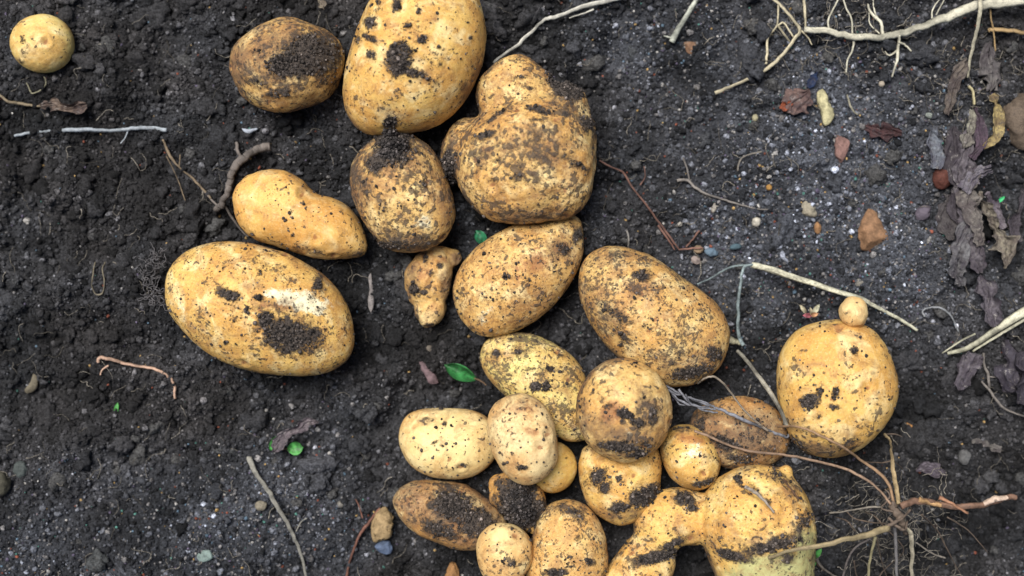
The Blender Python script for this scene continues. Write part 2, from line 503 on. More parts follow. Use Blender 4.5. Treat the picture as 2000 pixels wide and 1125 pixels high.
def blob(outline, zc, hz, nt=150, nph=80, centre=None, relax=0.75):
    """closed body whose outline at height zc is the polygon, hz tall above and below"""
    c = closed_curve(outline)
    W = np.array([P(u, v, zc)[:2] for u, v in c])
    if centre is None:
        x, y = W[:, 0], W[:, 1]; x1, y1 = np.roll(x, -1), np.roll(y, -1); cr = x * y1 - x1 * y
        A = cr.sum() / 2; cen = np.array([((x + x1) * cr).sum(), ((y + y1) * cr).sum()]) / (6 * A)
    else: cen = P(centre[0], centre[1], zc)[:2]
    D = W - cen; ang = np.arctan2(D[:, 1], D[:, 0]); rad = np.hypot(D[:, 0], D[:, 1])
    o = np.argsort(ang); ang = ang[o]; rad = rad[o]
    th = np.linspace(-math.pi, math.pi, nt, endpoint=False)
    R = np.interp(th, np.r_[ang - 2 * math.pi, ang, ang + 2 * math.pi], np.r_[rad, rad, rad])
    # best fitting ellipse-like smooth radius for the crown, so dents in the outline fade upwards
    f = np.fft.rfft(R); f[4:] = 0; Rs = np.minimum(np.fft.irfft(f, nt), R * 1.25)
    ph = np.linspace(-math.pi / 2, math.pi / 2, nph)[1:-1]
    w = relax * np.sin(ph) ** 2
    Rp = R[None] * (1 - w[:, None]) + Rs[None] * w[:, None]
    cp = (np.cos(ph) ** 0.94)[:, None]
    X = cen[0] + Rp * cp * np.cos(th)[None]; Y = cen[1] + Rp * cp * np.sin(th)[None]
    Z = zc + hz * np.sin(ph)[:, None] * np.ones_like(Rp)
    V = np.stack([X, Y, Z], -1).reshape(-1, 3)
    nr = len(ph); ii = np.arange(nr * nt).reshape(nr, nt); jj = np.roll(ii, -1, axis=1)
    Q = np.stack([ii[:-1].ravel(), jj[:-1].ravel(), jj[1:].ravel(), ii[1:].ravel()], 1)
    V = np.vstack([V, [[cen[0], cen[1], zc - hz], [cen[0], cen[1], zc + hz]]])
    b, t = nr * nt, nr * nt + 1
    T = [(b, jj[0, k], ii[0, k]) for k in range(nt)] + [(t, ii[-1, k], jj[-1, k]) for k in range(nt)]
    T = np.array(T)
    F = np.vstack([Q[:, [0, 1, 2]], Q[:, [0, 2, 3]], T])
    return V, F, cen

def fuse(parts, voxel=0.0008, smooth=10):
    Vs, Fs = [], []; off = 0
    for V, F in parts:
        Vs.append(V); Fs.append(F + off); off += len(V)
    me = mesh_np("fuse", np.vstack(Vs), np.vstack(Fs))
    ob = bpy.data.objects.new("fuse", me); COL.objects.link(ob)
    m = ob.modifiers.new("r", 'REMESH'); m.mode = 'VOXEL'; m.voxel_size = voxel
    s = ob.modifiers.new("s", 'SMOOTH'); s.factor = 0.5; s.iterations = smooth
    dg = bpy.context.evaluated_depsgraph_get()
    ev = ob.evaluated_get(dg)
    new = bpy.data.meshes.new_from_object(ev)
    bpy.data.objects.remove(ob); bpy.data.meshes.remove(me)
    return new

def patch_mask(px, py, patches, soft=0.9):
    m = np.zeros(len(px))
    for p in patches:
        cx, cy, rx, ry = p[:4]; a = math.radians(p[4] if len(p) > 4 else 0); st = p[5] if len(p) > 5 else 1.0
        dx, dy = px - cx, py - cy
        u = (dx * math.cos(a) + dy * math.sin(a)) / rx; v = (-dx * math.sin(a) + dy * math.cos(a)) / ry
        d = np.sqrt(u * u + v * v)
        m = np.maximum(m, st * np.clip(1.35 - d * 0.85, 0, 1) )
    return m

SKIN_GOLD = (0.68, 0.445, 0.130); SKIN_PALE = (0.72, 0.57, 0.20); SKIN_TAN = (0.63, 0.42, 0.15); SKIN_ORANGE = (0.68, 0.42, 0.125)
SKIN_BROWN = (0.30, 0.20, 0.095); SKIN_OLIVE = (0.66, 0.55, 0.19)
POTATOES = []
_pid = [0]
def potato(label, outlines, zc, hz, skin, speck=0.5, netting=0.35, dirt=(), film=(), russet=(), pale=(), green=(),
           crumb=0.0, lump=1.0, group=None, eyes=3, dents=(), blend=22, flank_brown=0.9, film0=0.0, centre=None, name="potato", cat="potato"):
    """zc, hz in photograph pixels (0.25 mm each)"""
    _pid[0] += 1; sid = _pid[0] * 17
    zc *= S; hz *= S
    if not isinstance(outlines[0][0], (list, tuple)): outlines = [outlines]
    parts = []
    for k, ol in enumerate(outlines):
        if isinstance(ol, dict): V, F, cen = blob(ol['o'], ol['z'] * S, ol['h'] * S)
        else: V, F, cen = blob(ol, zc, hz, centre=centre)
        parts.append((V, F))
        if k == 0: cen0 = cen
    if len(parts) > 1: me = fuse(parts, 0.0008, blend)
    else: me = mesh_np("potato", parts[0][0], parts[0][1])
    V = verts_of(me); N = normals_of(me)
    px, py = to_px(V)
    r = np.random.default_rng(sid)
    d = wobble(V, hz * 1.5, sid, 8) * hz * 0.030 * lump + wobble(V, 0.007, sid + 1, 10) * 0.00016 * lump
    d += wobble(V, 0.0028, sid + 2, 12) * 0.00005
    # eyes: shallow dimples with a brow
    up = np.where(N[:, 2] > 0.25)[0]
    russ_l = list(russet)
    for k in range(eyes):
        e = r.choice(up); dist = np.linalg.norm(V - V[e], axis=1); rr = r.uniform(0.0016, 0.003)
        d -= 0.0006 * np.exp(-(dist / rr) ** 2)
        d += 0.0004 * np.exp(-((dist - rr * 1.6) / (rr * 0.6)) ** 2)
        russ_l.append((px[e], py[e], 6, 4, r.uniform(0, 180), 0.9))
    for q in dents:          # px, py, rx, ry, turn, depth in mm
        a = math.radians(q[4]); dx, dy = px - q[0], py - q[1]
        u = (dx * math.cos(a) + dy * math.sin(a)) / q[2]; w_ = (-dx * math.sin(a) + dy * math.cos(a)) / q[3]
        d -= q[5] * 1e-3 * np.exp(-(u * u + w_ * w_)) * (N[:, 2] > 0)
    dm = patch_mask(px, py, dirt) * (N[:, 2] > -0.3)
    d += 0.0005 * np.clip((dm - 0.35) * 3, 0, 1) * (1 + 0.8 * wobble(V, 0.0022, sid + 3, 10))
    V2 = V + N * d[:, None]
    base = np.array([cen0[0], cen0[1], V2[:, 2].min()])
    me.vertices.foreach_set("co", (V2 - base).astype(np.float32).ravel())
    me.update()
    attr(me, "dirt", dm); flank = np.clip((0.62 - N[:, 2]) / 0.5, 0, 1) * np.clip(0.42 + 0.5 * wobble(V, 0.03, sid + 9, 5), 0, 0.9) * flank_brown
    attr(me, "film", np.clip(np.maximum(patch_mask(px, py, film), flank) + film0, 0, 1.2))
    attr(me, "russet", patch_mask(px, py, russ_l)); attr(me, "pale", patch_mask(px, py, pale)); attr(me, "green", patch_mask(px, py, green))
    me.polygons.foreach_set("use_smooth", np.ones(len(me.polygons), bool))
    me.name = name
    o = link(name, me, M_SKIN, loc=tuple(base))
    o.color = (*skin, 1.0)
    o["speck"] = float(speck); o["netting"] = float(netting)
    tag(o, label, cat, group or "freshly dug potatoes on the soil")
    # crumbs of soil stuck to the skin
    if crumb > 0:
        w = np.clip(dm - 0.5, 0, 1) * (N[:, 2] > 0.05); w2 = w + 0.004 * (N[:, 2] > 0.2)
        w2 = w2 / w2.sum(); n = int(crumb)
        i = r.choice(len(V2), n, p=w2); rad = r.uniform(0.00022, 0.00062, n) * r.choice([1, 1, 1, 1.7], n)
        c = V2[i] + N[i] * (rad * 0.25)[:, None] + r.normal(0, 0.0003, (n, 3)) - base
        cc = np.array([0.045, 0.038, 0.034])[None] * r.lognormal(0.1, 0.55, n)[:, None]
        Vc, Fc, Cc = crumbs(r, c, rad, cc, 1)
        mc = mesh_np("caked_soil", Vc, Fc); attr(mc, "tone", Cc)
        k = link("caked_soil", mc, M_SOIL, parent=o)
        k["kind"] = "stuff"
    POTATOES.append((o, V2))
    return o

# --- the upper group
potato("small round clean potato alone in the upper left corner", ell(83, 85, 61, 57, 0), 42, 52, SKIN_PALE, 0.18, 0.22,
       dirt=[(45, 75, 5, 9, 0, .5), (112, 65, 12, 8, 20, .45), (48, 105, 10, 12, 0, .45), (40, 118, 10, 6, 40, .6)], flank_brown=0.35, lump=0.4, eyes=1)
potato("brown mud-smeared round potato left of the big golden potato at the top",
       [(447, 125), (455, 92), (485, 68), (530, 45), (575, 38), (625, 52), (655, 75), (668, 115), (663, 155), (640, 190), (600, 210), (560, 222), (520, 217), (480, 197), (455, 160)],
       80, 84, SKIN_TAN, 0.7, 0.65, dirt=[(612, 105, 60, 46, 15, 1.05), (560, 128, 48, 28, 0, .95), (500, 160, 40, 14, 20, .6), (545, 180, 40, 12, 0, .7), (640, 150, 30, 25, 0, .6), (500, 100, 16, 10, 0, .55), (470, 110, 14, 30, 0, .4)],
       film=[(550, 110, 120, 70, 0, .65), (465, 130, 25, 60, 0, .7)], crumb=700, film0=0.08, lump=1.3)
potato("big golden oval potato cut by the top edge with dark soil clods on it",
       [(722, 0), (700, 50), (680, 108), (670, 170), (678, 222), (703, 255), (740, 265), (790, 262), (842, 250), (882, 225), (916, 185), (938, 135), (946, 85), (942, 35), (925, -10), (885, -50), (815, -68), (752, -45)],
       108, 122, SKIN_GOLD, 0.42, 0.25,
       dirt=[(780, 115, 27, 36, 10, .95), (800, 140, 42, 10, 10, .75), (725, 45, 13, 15, 0, .85), (775, 10, 10, 20, 10, .85), (818, 22, 5, 9, 0, .85), (727, 108, 12, 10, 0, .8), (725, 75, 28, 8, 25, .65), (795, 50, 10, 8, 0, .8), (823, 75, 14, 7, -30, .8), (818, 70, 40, 8, 60, .4), (700, 80, 8, 10, 0, .7), (858, 125, 7, 5, 0, .8), (842, 155, 20, 9, 20, .6), (762, 240, 15, 13, 0, 1.1), (918, 74, 4, 4, 0, .9), (740, 5, 8, 6, 0, .7)],
       film=[(810, 130, 45, 40, 0, .35), (765, 225, 40, 22, 0, .4), (912, 175, 16, 14, 0, .8)], russet=[(851, 32, 14, 9, 0, .6), (765, 235, 22, 16, 0, .5)], crumb=650, lump=0.8, dents=[(763, 242, 15, 12, 0, 2.2), (765, 215, 30, 16, 0, .6)])
potato("largest knobbly potato with a round knob on top and a side lump",
       [[(893, 360), (888, 320), (895, 280), (915, 245), (950, 215), (1000, 195), (1060, 180), (1110, 185), (1142, 215), (1160, 250), (1170, 300), (1168, 345), (1152, 390), (1112, 422), (1050, 434), (1000, 434), (950, 422), (915, 397)],
        dict(o=[(1005, 103), (1020, 104), (1042, 112), (1056, 128), (1072, 140), (1080, 175), (1070, 220), (1020, 245), (965, 240), (935, 215), (928, 180), (934, 158), (950, 138), (975, 118)], z=82, h=62),
        dict(o=ell(1098, 218, 50, 52, 20), z=86, h=64),
        dict(o=ell(908, 292, 44, 64, 20), z=66, h=62)],
       98, 112, SKIN_TAN, 0.75, 0.75,
       dirt=[(1102, 168, 46, 24, 38, 1.05), (1015, 150, 20, 6, 0, .6), (1035, 172, 14, 5, 0, .6), (1055, 215, 32, 9, 12, .85), (1105, 222, 14, 8, 0, .6), (975, 222, 32, 6, -35, .7), (945, 265, 22, 7, -15, .75), (1125, 320, 30, 9, 30, .75), (1040, 275, 20, 16, 0, .45), (1010, 340, 10, 22, 25, .6), (1145, 240, 24, 14, 50, .7), (965, 310, 14, 8, 0, .5), (1050, 236, 14, 5, 0, .5), (905, 380, 12, 20, 0, .5), (876, 322, 17, 34, 8, 1.1)],
       film=[(1060, 290, 60, 50, 0, .55), (950, 290, 40, 30, 0, .4), (1110, 200, 60, 30, 20, .3), (880, 330, 16, 60, 0, .7), (1030, 420, 100, 14, 0, .5)], crumb=900, film0=0.12, blend=70, lump=1.5, eyes=7, dents=[(950, 278, 34, 10, -10, 1.0), (955, 310, 26, 8, 20, .6), (1040, 276, 20, 16, 0, 1.0), (1060, 222, 60, 9, 8, 1.3), (1110, 330, 40, 10, 35, .8), (1000, 150, 26, 8, 0, .7), (925, 380, 12, 40, 0, .8), (1085, 385, 12, 40, 20, .9)], russet=[(950, 290, 16, 12, 0, .6), (1050, 340, 24, 8, 0, .35)])
potato("greyish potato capped with caked mud below the big golden one",
       [(762, 256), (795, 262), (832, 282), (860, 320), (878, 365), (887, 418), (872, 460), (838, 487), (795, 494), (755, 483), (722, 452), (697, 405), (683, 350), (690, 310), (716, 280)],
       82, 88, SKIN_TAN, 0.85, 0.7,
       dirt=[(765, 300, 42, 30, 0, 1.0), (768, 270, 36, 22, 0, 1.2), (735, 318, 24, 24, 20, .75), (800, 300, 28, 16, 0, .7), (748, 405, 18, 16, 0, .55), (780, 400, 14, 9, 0, .6), (825, 358, 12, 12, 0, .6), (715, 375, 10, 20, 0, .4), (770, 475, 60, 12, 0, .7), (825, 460, 12, 6, 0, .6), (838, 380, 8, 8, 0, .5)],
       film=[(785, 300, 90, 50, 0, .5), (695, 350, 25, 70, 0, .7), (790, 475, 80, 22, 0, .7), (872, 400, 18, 60, 0, .5)], pale=[(830, 435, 24, 15, 0, .45)], crumb=900, film0=0.05, lump=0.9)
potato("smooth orange-gold bent potato left of the mud-capped one",
       [(453, 400), (458, 372), (480, 346), (520, 332), (556, 334), (590, 350), (618, 376), (652, 390), (688, 414), (710, 448), (718, 484), (702, 503), (650, 508), (600, 500), (545, 484), (500, 465), (465, 438)],
       64, 70, SKIN_ORANGE, 0.3, 0.25,
       dirt=[(600, 488, 80, 7, 12, .45), (705, 498, 24, 10, -10, .6), (570, 460, 6, 5, 0, .6), (612, 362, 10, 5, 30, .3)],
       film=[(590, 362, 30, 14, 35, .5), (605, 492, 90, 12, 10, .5), (700, 500, 24, 12, 0, .6)], pale=[(505, 362, 12, 5, -20, .3), (630, 430, 18, 8, 20, .2)], crumb=60, lump=1.1)
potato("large oval potato at left with a bare pale scrape above a black mud patch",
       [(323, 572), (330, 530), (360, 496), (410, 476), (470, 473), (530, 485), (590, 510), (640, 545), (675, 590), (692, 640), (690, 685), (665, 715), (620, 732), (560, 735), (500, 728), (440, 708), (390, 675), (350, 635), (329, 603)],
       92, 98, SKIN_GOLD, 0.55, 0.38,
       dirt=[(565, 655, 62, 36, 12, 1.0), (520, 625, 22, 22, 0, .8), (610, 655, 26, 18, 20, .9), (450, 576, 24, 12, 10, .9), (432, 570, 12, 9, 0, .8), (505, 583, 12, 7, 0, .8), (620, 556, 12, 15, 0, .85), (612, 575, 9, 10, 0, .6), (484, 606, 7, 7, 30, .8), (412, 506, 7, 7, 0, .6), (507, 534, 5, 5, 0, .7), (440, 670, 6, 6, 0, .7), (458, 625, 5, 5, 0, .6), (390, 645, 6, 6, 0, .5), (627, 605, 10, 10, 0, .5), (500, 693, 10, 5, 0, .5)],
       film=[(545, 600, 50, 22, 10, .5), (500, 555, 30, 16, 0, .35)], russet=[(545, 600, 58, 9, 8, .65), (640, 620, 12, 6, 20, .5)],
       pale=[(590, 588, 48, 17, 12, .98), (540, 574, 26, 10, 5, .7), (612, 600, 24, 12, 30, .9), (357, 610, 8, 30, -20, .35)], crumb=750, lump=0.5, eyes=4)
# a stolon stub on that potato's right end
potato("tiny knobbly potato with purple blotches below the mud-capped one",
       [[(822, 494), (855, 480), (880, 492), (884, 525), (880, 560), (868, 590), (840, 600), (810, 598), (793, 570), (792, 535), (803, 508)],
        dict(o=ell(840, 600, 33, 37, 0), z=31, h=30), dict(o=ell(880, 506, 24, 20, -10), z=28, h=20)],
       36, 36, SKIN_TAN, 0.55, 0.5,
       dirt=[(808, 562, 12, 14, 20, .95), (832, 505, 10, 12, 0, .75), (858, 518, 8, 9, 0, .6), (842, 533, 8, 7, 0, .7), (828, 572, 10, 6, 0, .7), (838, 632, 16, 5, 0, .6), (868, 545, 5, 14, 0, .4)],
       russet=[(830, 540, 20, 30, 0, .6), (850, 600, 20, 16, 0, .5), (860, 505, 20, 12, 0, .5)], film=[(895, 505, 14, 14, 0, .6), (875, 560, 12, 50, 0, .5), (800, 540, 14, 50, 0, .4)], pale=[(858, 550, 10, 12, 0, .3)], crumb=60, film0=0.2, lump=2.2, eyes=3)
potato("oval netted potato in the middle with a dark sunken eye near its tip",
       [(1118, 420), (1136, 436), (1140, 480), (1126, 530), (1092, 585), (1042, 630), (990, 652), (942, 656), (910, 636), (890, 600), (886, 560), (900, 520), (930, 485), (970, 455), (1012, 438), (1060, 430), (1092, 422)],
       62, 72, SKIN_TAN, 0.62, 0.75,
       dirt=[(1100, 487, 15, 17, 0, .82), (1128, 460, 10, 20, 10, .7), (990, 540, 12, 8, 0, .65), (968, 545, 8, 8, 0, .5), (965, 555, 20, 5, -20, .3), (1062, 578, 8, 14, 0, .5), (935, 508, 8, 6, 0, .4), (1082, 530, 6, 9, 0, .55)],
       film=[(1100, 485, 34, 34, 0, .55), (1050, 590, 70, 30, -35, .35)], russet=[(1050, 515, 36, 26, 0, .7), (1102, 485, 14, 14, 0, .9), (1015, 520, 20, 20, 0, .4)], pale=[(950, 615, 12, 30, 30, .35), (985, 512, 16, 8, 0, .3)], crumb=160, film0=0.05, lump=0.9, dents=[(1100, 487, 17, 19, 0, 2.0), (975, 545, 26, 9, -15, .8), (1050, 515, 26, 20, 0, .6)])
potato("broad oval russet potato right of the netted one with a muddy lower end",
       [(1129, 562), (1134, 520), (1162, 491), (1210, 482), (1262, 495), (1312, 527), (1362, 560), (1400, 595), (1420, 632), (1422, 672), (1406, 716), (1372, 746), (1330, 754), (1282, 746), (1232, 716), (1190, 680), (1158, 640), (1138, 600)],
       80, 90, SKIN_TAN, 0.78, 0.5,
       dirt=[(1252, 538, 22, 13, 0, .85), (1245, 572, 8, 6, 0, .6), (1210, 540, 9, 7, 0, .6), (1200, 610, 42, 12, 35, .7), (1215, 650, 36, 10, 55, .6), (1350, 725, 50, 15, -12, .85), (1395, 690, 20, 18, 0, .8), (1210, 500, 40, 8, 0, .5), (1155, 550, 10, 20, 0, .45), (1285, 560, 10, 6, 0, .5), (1340, 690, 40, 10, 0, .4)],
       film=[(1215, 505, 60, 24, 0, .5), (1180, 610, 40, 70, -35, .5), (1350, 710, 80, 32, 0, .5), (1250, 560, 50, 24, 0, .35)], russet=[(1245, 560, 40, 22, 0, .6), (1330, 560, 40, 14, 35, .3)],
       pale=[(1200, 570, 14, 14, 0, .25)], crumb=420, film0=0.05, lump=0.9, eyes=4)
def clod(label, blobs, n_each, seed):
    r_ = np.random.default_rng(seed); cs, rs = [], []
    for (cx, cy, z, rx, ry, rz) in blobs:
        d = r_.normal(size=(n_each, 3)); d /= np.linalg.norm(d, axis=1)[:, None]; d *= r_.random(n_each)[:, None] ** 0.35
        c = np.array([P(cx + a[0] * rx, cy + a[1] * ry, z * 1e-3) for a in d]); c[:, 2] += d[:, 2] * rz * 1e-3
        cs.append(c); rs.append(r_.uniform(0.0003, 0.0009, n_each))
    c = np.vstack(cs); rr_ = np.concatenate(rs); b = c.mean(axis=0)
    V_, F_, C_ = crumbs(r_, c - b, rr_, np.array([0.034, 0.030, 0.029])[None] * r_.lognormal(0.1, 0.55, len(c))[:, None], 1, 0.4)
    m_ = mesh_np("soil_clod", V_, F_); attr(m_, "tone", C_)
    tag(link("soil_clod", m_, M_SOIL, loc=tuple(b)), label, "soil clod", "clods of damp soil lodged among the potatoes")
clod("crumbly soil clod bridging the big golden potato's stem hole and the mud-capped potato", [(764, 262, 30, 18, 16, 10), (770, 285, 38, 30, 18, 5), (762, 300, 40, 22, 12, 3)], 420, 71)
clod("crumbly soil clod pressed against the knobbly potato's left lump", [(877, 322, 20, 15, 32, 9), (884, 345, 14, 12, 18, 8)], 380, 72)
clod("black soil clod holding the small broken potato in the heap", [(1022, 1000, 24, 28, 26, 6), (1012, 975, 25, 26, 22, 3)], 420, 73)
# --- the heap lower down
potato("pale yellow speckled potato lying under the heap below the netted one",
       [(938, 692), (950, 665), (985, 650), (1030, 651), (1080, 668), (1116, 694), (1140, 725), (1152, 770), (1156, 820), (1146, 856), (1110, 862), (1076, 842), (1036, 808), (990, 776), (958, 745), (941, 716)],
       48, 58, SKIN_OLIVE, 0.85, 0.3,
       dirt=[(970, 692, 9, 10, 0, .75), (1013, 688, 12, 8, 0, .7), (1045, 755, 12, 10, 0, .9), (1075, 722, 14, 7, 0, .7), (1066, 755, 10, 14, 0, .7), (1040, 720, 12, 5, 0, .6), (1095, 695, 8, 6, 0, .6), (1015, 700, 8, 4, 0, .5), (1120, 830, 14, 16, 0, .6), (1110, 800, 12, 6, 20, .5), (1050, 665, 12, 6, 0, .5)],
       film=[(1030, 660, 60, 12, 15, .35)], crumb=260, flank_brown=0.7, lump=0.5, eyes=2)
potato("clean pale oval potato at the left end of the heap",
       [(780, 862), (783, 830), (800, 808), (835, 798), (880, 797), (925, 803), (955, 820), (972, 850), (972, 885), (950, 915), (915, 932), (870, 936), (825, 925), (795, 900)],
       48, 60, (0.72, 0.56, 0.25), 0.4, 0.15,
       dirt=[(838, 820, 18, 5, 5, .55), (868, 828, 6, 6, 0, .65), (848, 864, 9, 4, -25, .65), (863, 870, 5, 3, 0, .6), (905, 908, 10, 5, 10, .7), (935, 880, 5, 5, 0, .5), (880, 800, 60, 4, 0, .35), (960, 845, 8, 18, 0, .35)],
       film=[(830, 822, 22, 8, 0, .4), (955, 850, 14, 26, 0, .35), (910, 905, 30, 10, 0, .3)], crumb=70, flank_brown=0.5, lump=0.5, eyes=2)
potato("small smooth yellow potato half hidden under the tilted pale one", ell(1078, 912, 49, 50, 0), 42, 46, (0.68, 0.50, 0.14), 0.1, 0.12, dirt=[(1105, 895, 4, 3, 0, .6)], flank_brown=0.2, lump=0.3, eyes=1)
potato("pale pinkish oval potato tilted on top of the heap's left side",
       [(1015, 768), (1055, 784), (1080, 820), (1090, 866), (1086, 905), (1062, 935), (1032, 948), (1000, 938), (972, 905), (956, 865), (952, 820), (970, 785)],
       128, 62, (0.70, 0.54, 0.28), 0.28, 0.3,
       dirt=[(1020, 912, 14, 6, 0, .75), (985, 905, 5, 4, 0, .6), (1052, 935, 8, 5, 0, .5), (1040, 790, 8, 5, 30, .45), (1005, 858, 5, 3, 0, .45)],
       film=[(1015, 790, 50, 22, 0, .4), (965, 830, 14, 40, 0, .3)], russet=[(1020, 795, 40, 18, 0, .5), (1035, 840, 24, 8, 20, .6), (990, 840, 18, 22, 0, .4), (1000, 870, 14, 14, 0, .3)], crumb=45, flank_brown=0.6, lump=0.6, eyes=2)
potato("two-toned potato with dark blotches under the muddy round one in the heap's centre",
       [(1134, 890), (1150, 868), (1210, 860), (1270, 868), (1289, 895), (1290, 940), (1278, 980), (1250, 1012), (1210, 1027), (1172, 1012), (1145, 980), (1131, 935)],
       56, 66, SKIN_GOLD, 0.4, 0.3,
       dirt=[(1170, 930, 22, 22, 20, .85), (1182, 950, 14, 14, 0, .8), (1208, 935, 9, 9, 0, .6), (1258, 970, 40, 20, -28, .95), (1212, 990, 22, 12, 0, .9), (1145, 935, 8, 14, 0, .5), (1150, 880, 14, 6, 0, .5)],
       film=[(1215, 1005, 60, 18, 0, .6), (1160, 930, 30, 30, 0, .3)], crumb=330, film0=0.05, lump=0.8, eyes=2)
potato("round potato with a muddy lower half on top of the heap's centre",
       [(1123, 800), (1130, 760), (1152, 727), (1185, 707), (1222, 702), (1260, 712), (1290, 738), (1308, 780), (1308, 825), (1292, 865), (1262, 892), (1222, 906), (1185, 895), (1150, 868), (1130, 835)],
       128, 84, SKIN_TAN, 0.45, 0.5,
       dirt=[(1222, 808, 24, 10, 20, .8), (1245, 825, 20, 10, 0, .75), (1275, 810, 14, 24, 10, .7), (1215, 872, 50, 14, 8, .9), (1245, 885, 30, 10, -10, .85), (1265, 865, 22, 12, 0, .7), (1180, 850, 30, 8, 25, .5), (1180, 820, 12, 14, 0, .45), (1190, 795, 14, 10, 0, .5)],
       film=[(1220, 850, 85, 36, 0, .55), (1265, 800, 30, 40, 0, .5), (1140, 830, 14, 40, 0, .5)], russet=[(1195, 805, 26, 26, 0, .75)], pale=[(1230, 845, 14, 10, 0, .4)], crumb=480, film0=0.12, lump=0.9, eyes=2)
potato("small egg-shaped potato with a reddish flat crown right of the heap's centre",
       [(1290, 880), (1296, 852), (1318, 832), (1350, 830), (1380, 845), (1400, 872), (1407, 905), (1400, 935), (1380, 952), (1350, 956), (1320, 942), (1300, 915)],
       62, 62, SKIN_GOLD, 0.3, 0.3,
       dirt=[(1375, 942, 30, 7, -20, .75), (1330, 838, 26, 6, 0, .6), (1388, 892, 5, 7, 0, .5), (1398, 925, 8, 18, 0, .5)],
       film=[(1335, 838, 40, 12, 0, .5)], russet=[(1350, 858, 40, 10, 10, .7), (1352, 880, 22, 10, 0, .4)], pale=[(1355, 882, 22, 16, 0, .5)], crumb=70, lump=0.7, eyes=1, dents=[(1352, 872, 28, 6, 5, .5), (1356, 896, 24, 4, 0, .4), (1388, 892, 6, 9, 0, .7)])
potato("dull brown mud-filmed potato behind crossed stems, left of the big potato with the tiny one",
       [(1348, 840), (1358, 805), (1395, 782), (1440, 772), (1480, 780), (1515, 800), (1537, 835), (1540, 872), (1520, 900), (1480, 915), (1430, 915), (1385, 900), (1355, 872)],
       46, 56, SKIN_BROWN, 0.5, 0.6, dirt=[(1410, 862, 50, 16, 15, .7), (1450, 895, 60, 16, 0, .55), (1368, 830, 18, 26, 0, .6), (1500, 880, 30, 14, 0, .5)],
       film=[(1440, 860, 110, 40, 0, .6), (1370, 830, 30, 40, 0, .6)], crumb=400, film0=0.20, lump=0.9, eyes=2)
potato("big round golden potato at right with the tiny potato perched on its top edge",
       [(1517, 740), (1525, 692), (1552, 652), (1590, 630), (1640, 622), (1685, 634), (1718, 662), (1742, 705), (1754, 752), (1744, 800), (1715, 845), (1675, 880), (1625, 894), (1578, 884), (1545, 850), (1524, 800)],
       84, 96, SKIN_GOLD, 0.42, 0.3,
       dirt=[(1580, 785, 22, 16, -20, .9), (1602, 765, 7, 16, 10, .75), (1630, 768, 8, 18, 12, .8), (1625, 795, 12, 8, 0, .6), (1668, 685, 8, 8, 20, .75), (1598, 812, 16, 9, 0, .6), (1685, 830, 14, 5, -40, .55), (1560, 865, 40, 14, 40, .6), (1655, 872, 30, 10, -15, .55), (1705, 728, 5, 5, 0, .6), (1570, 820, 12, 9, 0, .5), (1670, 850, 12, 6, 0, .5)],
       film=[(1600, 880, 90, 18, 10, .75), (1560, 850, 40, 30, 40, .5)], russet=[(1655, 635, 40, 8, 0, .6)], crumb=260, lump=0.6, eyes=3)
potato("tiniest egg-shaped potato perched on the top edge of the big round one", ell(1667, 610, 28, 31, 0), 118, 30, (0.72, 0.54, 0.26), 0.3, 0.15,
       dirt=[(1660, 608, 6, 5, 0, .5), (1675, 590, 4, 3, 0, .5)], flank_brown=0.3, lump=1.3, eyes=0)
potato("dark muddy potato lying low at the bottom of the heap's left side",
       [(768, 985), (776, 958), (805, 942), (850, 938), (895, 945), (935, 962), (972, 990), (988, 1020), (975, 1055), (940, 1072), (895, 1072), (845, 1058), (800, 1030)],
       44, 54, SKIN_BROWN, 0.55, 0.55, dirt=[(885, 985, 52, 30, 10, .9), (930, 1020, 46, 34, 20, .9), (860, 1035, 50, 16, 20, .7), (800, 975, 16, 12, 0, .5), (900, 1050, 50, 14, 0, .5), (870, 950, 60, 8, 10, .5), (825, 960, 10, 7, 0, .5)],
       film=[(890, 1010, 90, 45, 20, .6), (800, 980, 40, 30, 0, .3)], russet=[(810, 985, 34, 30, 0, .45)], crumb=900, film0=0.16, lump=1.0, eyes=2)
potato("small broken potato buried in a clod of black mud in the heap",
       [(952, 955), (965, 930), (1000, 924), (1035, 940), (1060, 962), (1062, 990), (1052, 1020), (1040, 1042), (1015, 1030), (985, 1005), (962, 985)],
       62, 38, SKIN_ORANGE, 0.4, 0.4, dirt=[(1018, 985, 56, 40, 50, 1.2), (975, 945, 20, 10, 0, .6), (1030, 1015, 30, 24, 0, 1.0), (1030, 950, 26, 16, 0, .9)],
       film=[(1000, 970, 60, 50, 0, .5)], crumb=900, film0=0.15, lump=2.6, eyes=1)
potato("long freckled potato cut by the bottom edge under the heap's centre",
       [(1038, 1050), (1050, 1008), (1078, 982), (1112, 976), (1150, 990), (1176, 1025), (1186, 1070), (1184, 1125), (1165, 1175), (1120, 1200), (1070, 1190), (1032, 1150), (1028, 1095)],
       66, 74, SKIN_TAN, 0.7, 0.3,
       dirt=[(1120, 1000, 26, 12, 15, .75), (1130, 1012, 16, 14, 0, .6), (1130, 1050, 7, 9, 0, .65), (1150, 1098, 14, 10, 0, .7), (1085, 1118, 24, 8, 0, .85), (1060, 1070, 10, 6, 0, .4), (1100, 985, 30, 8, 0, .5)],
       film=[(1110, 995, 60, 18, 0, .4)], crumb=200, film0=0.06, lump=0.5, eyes=2)
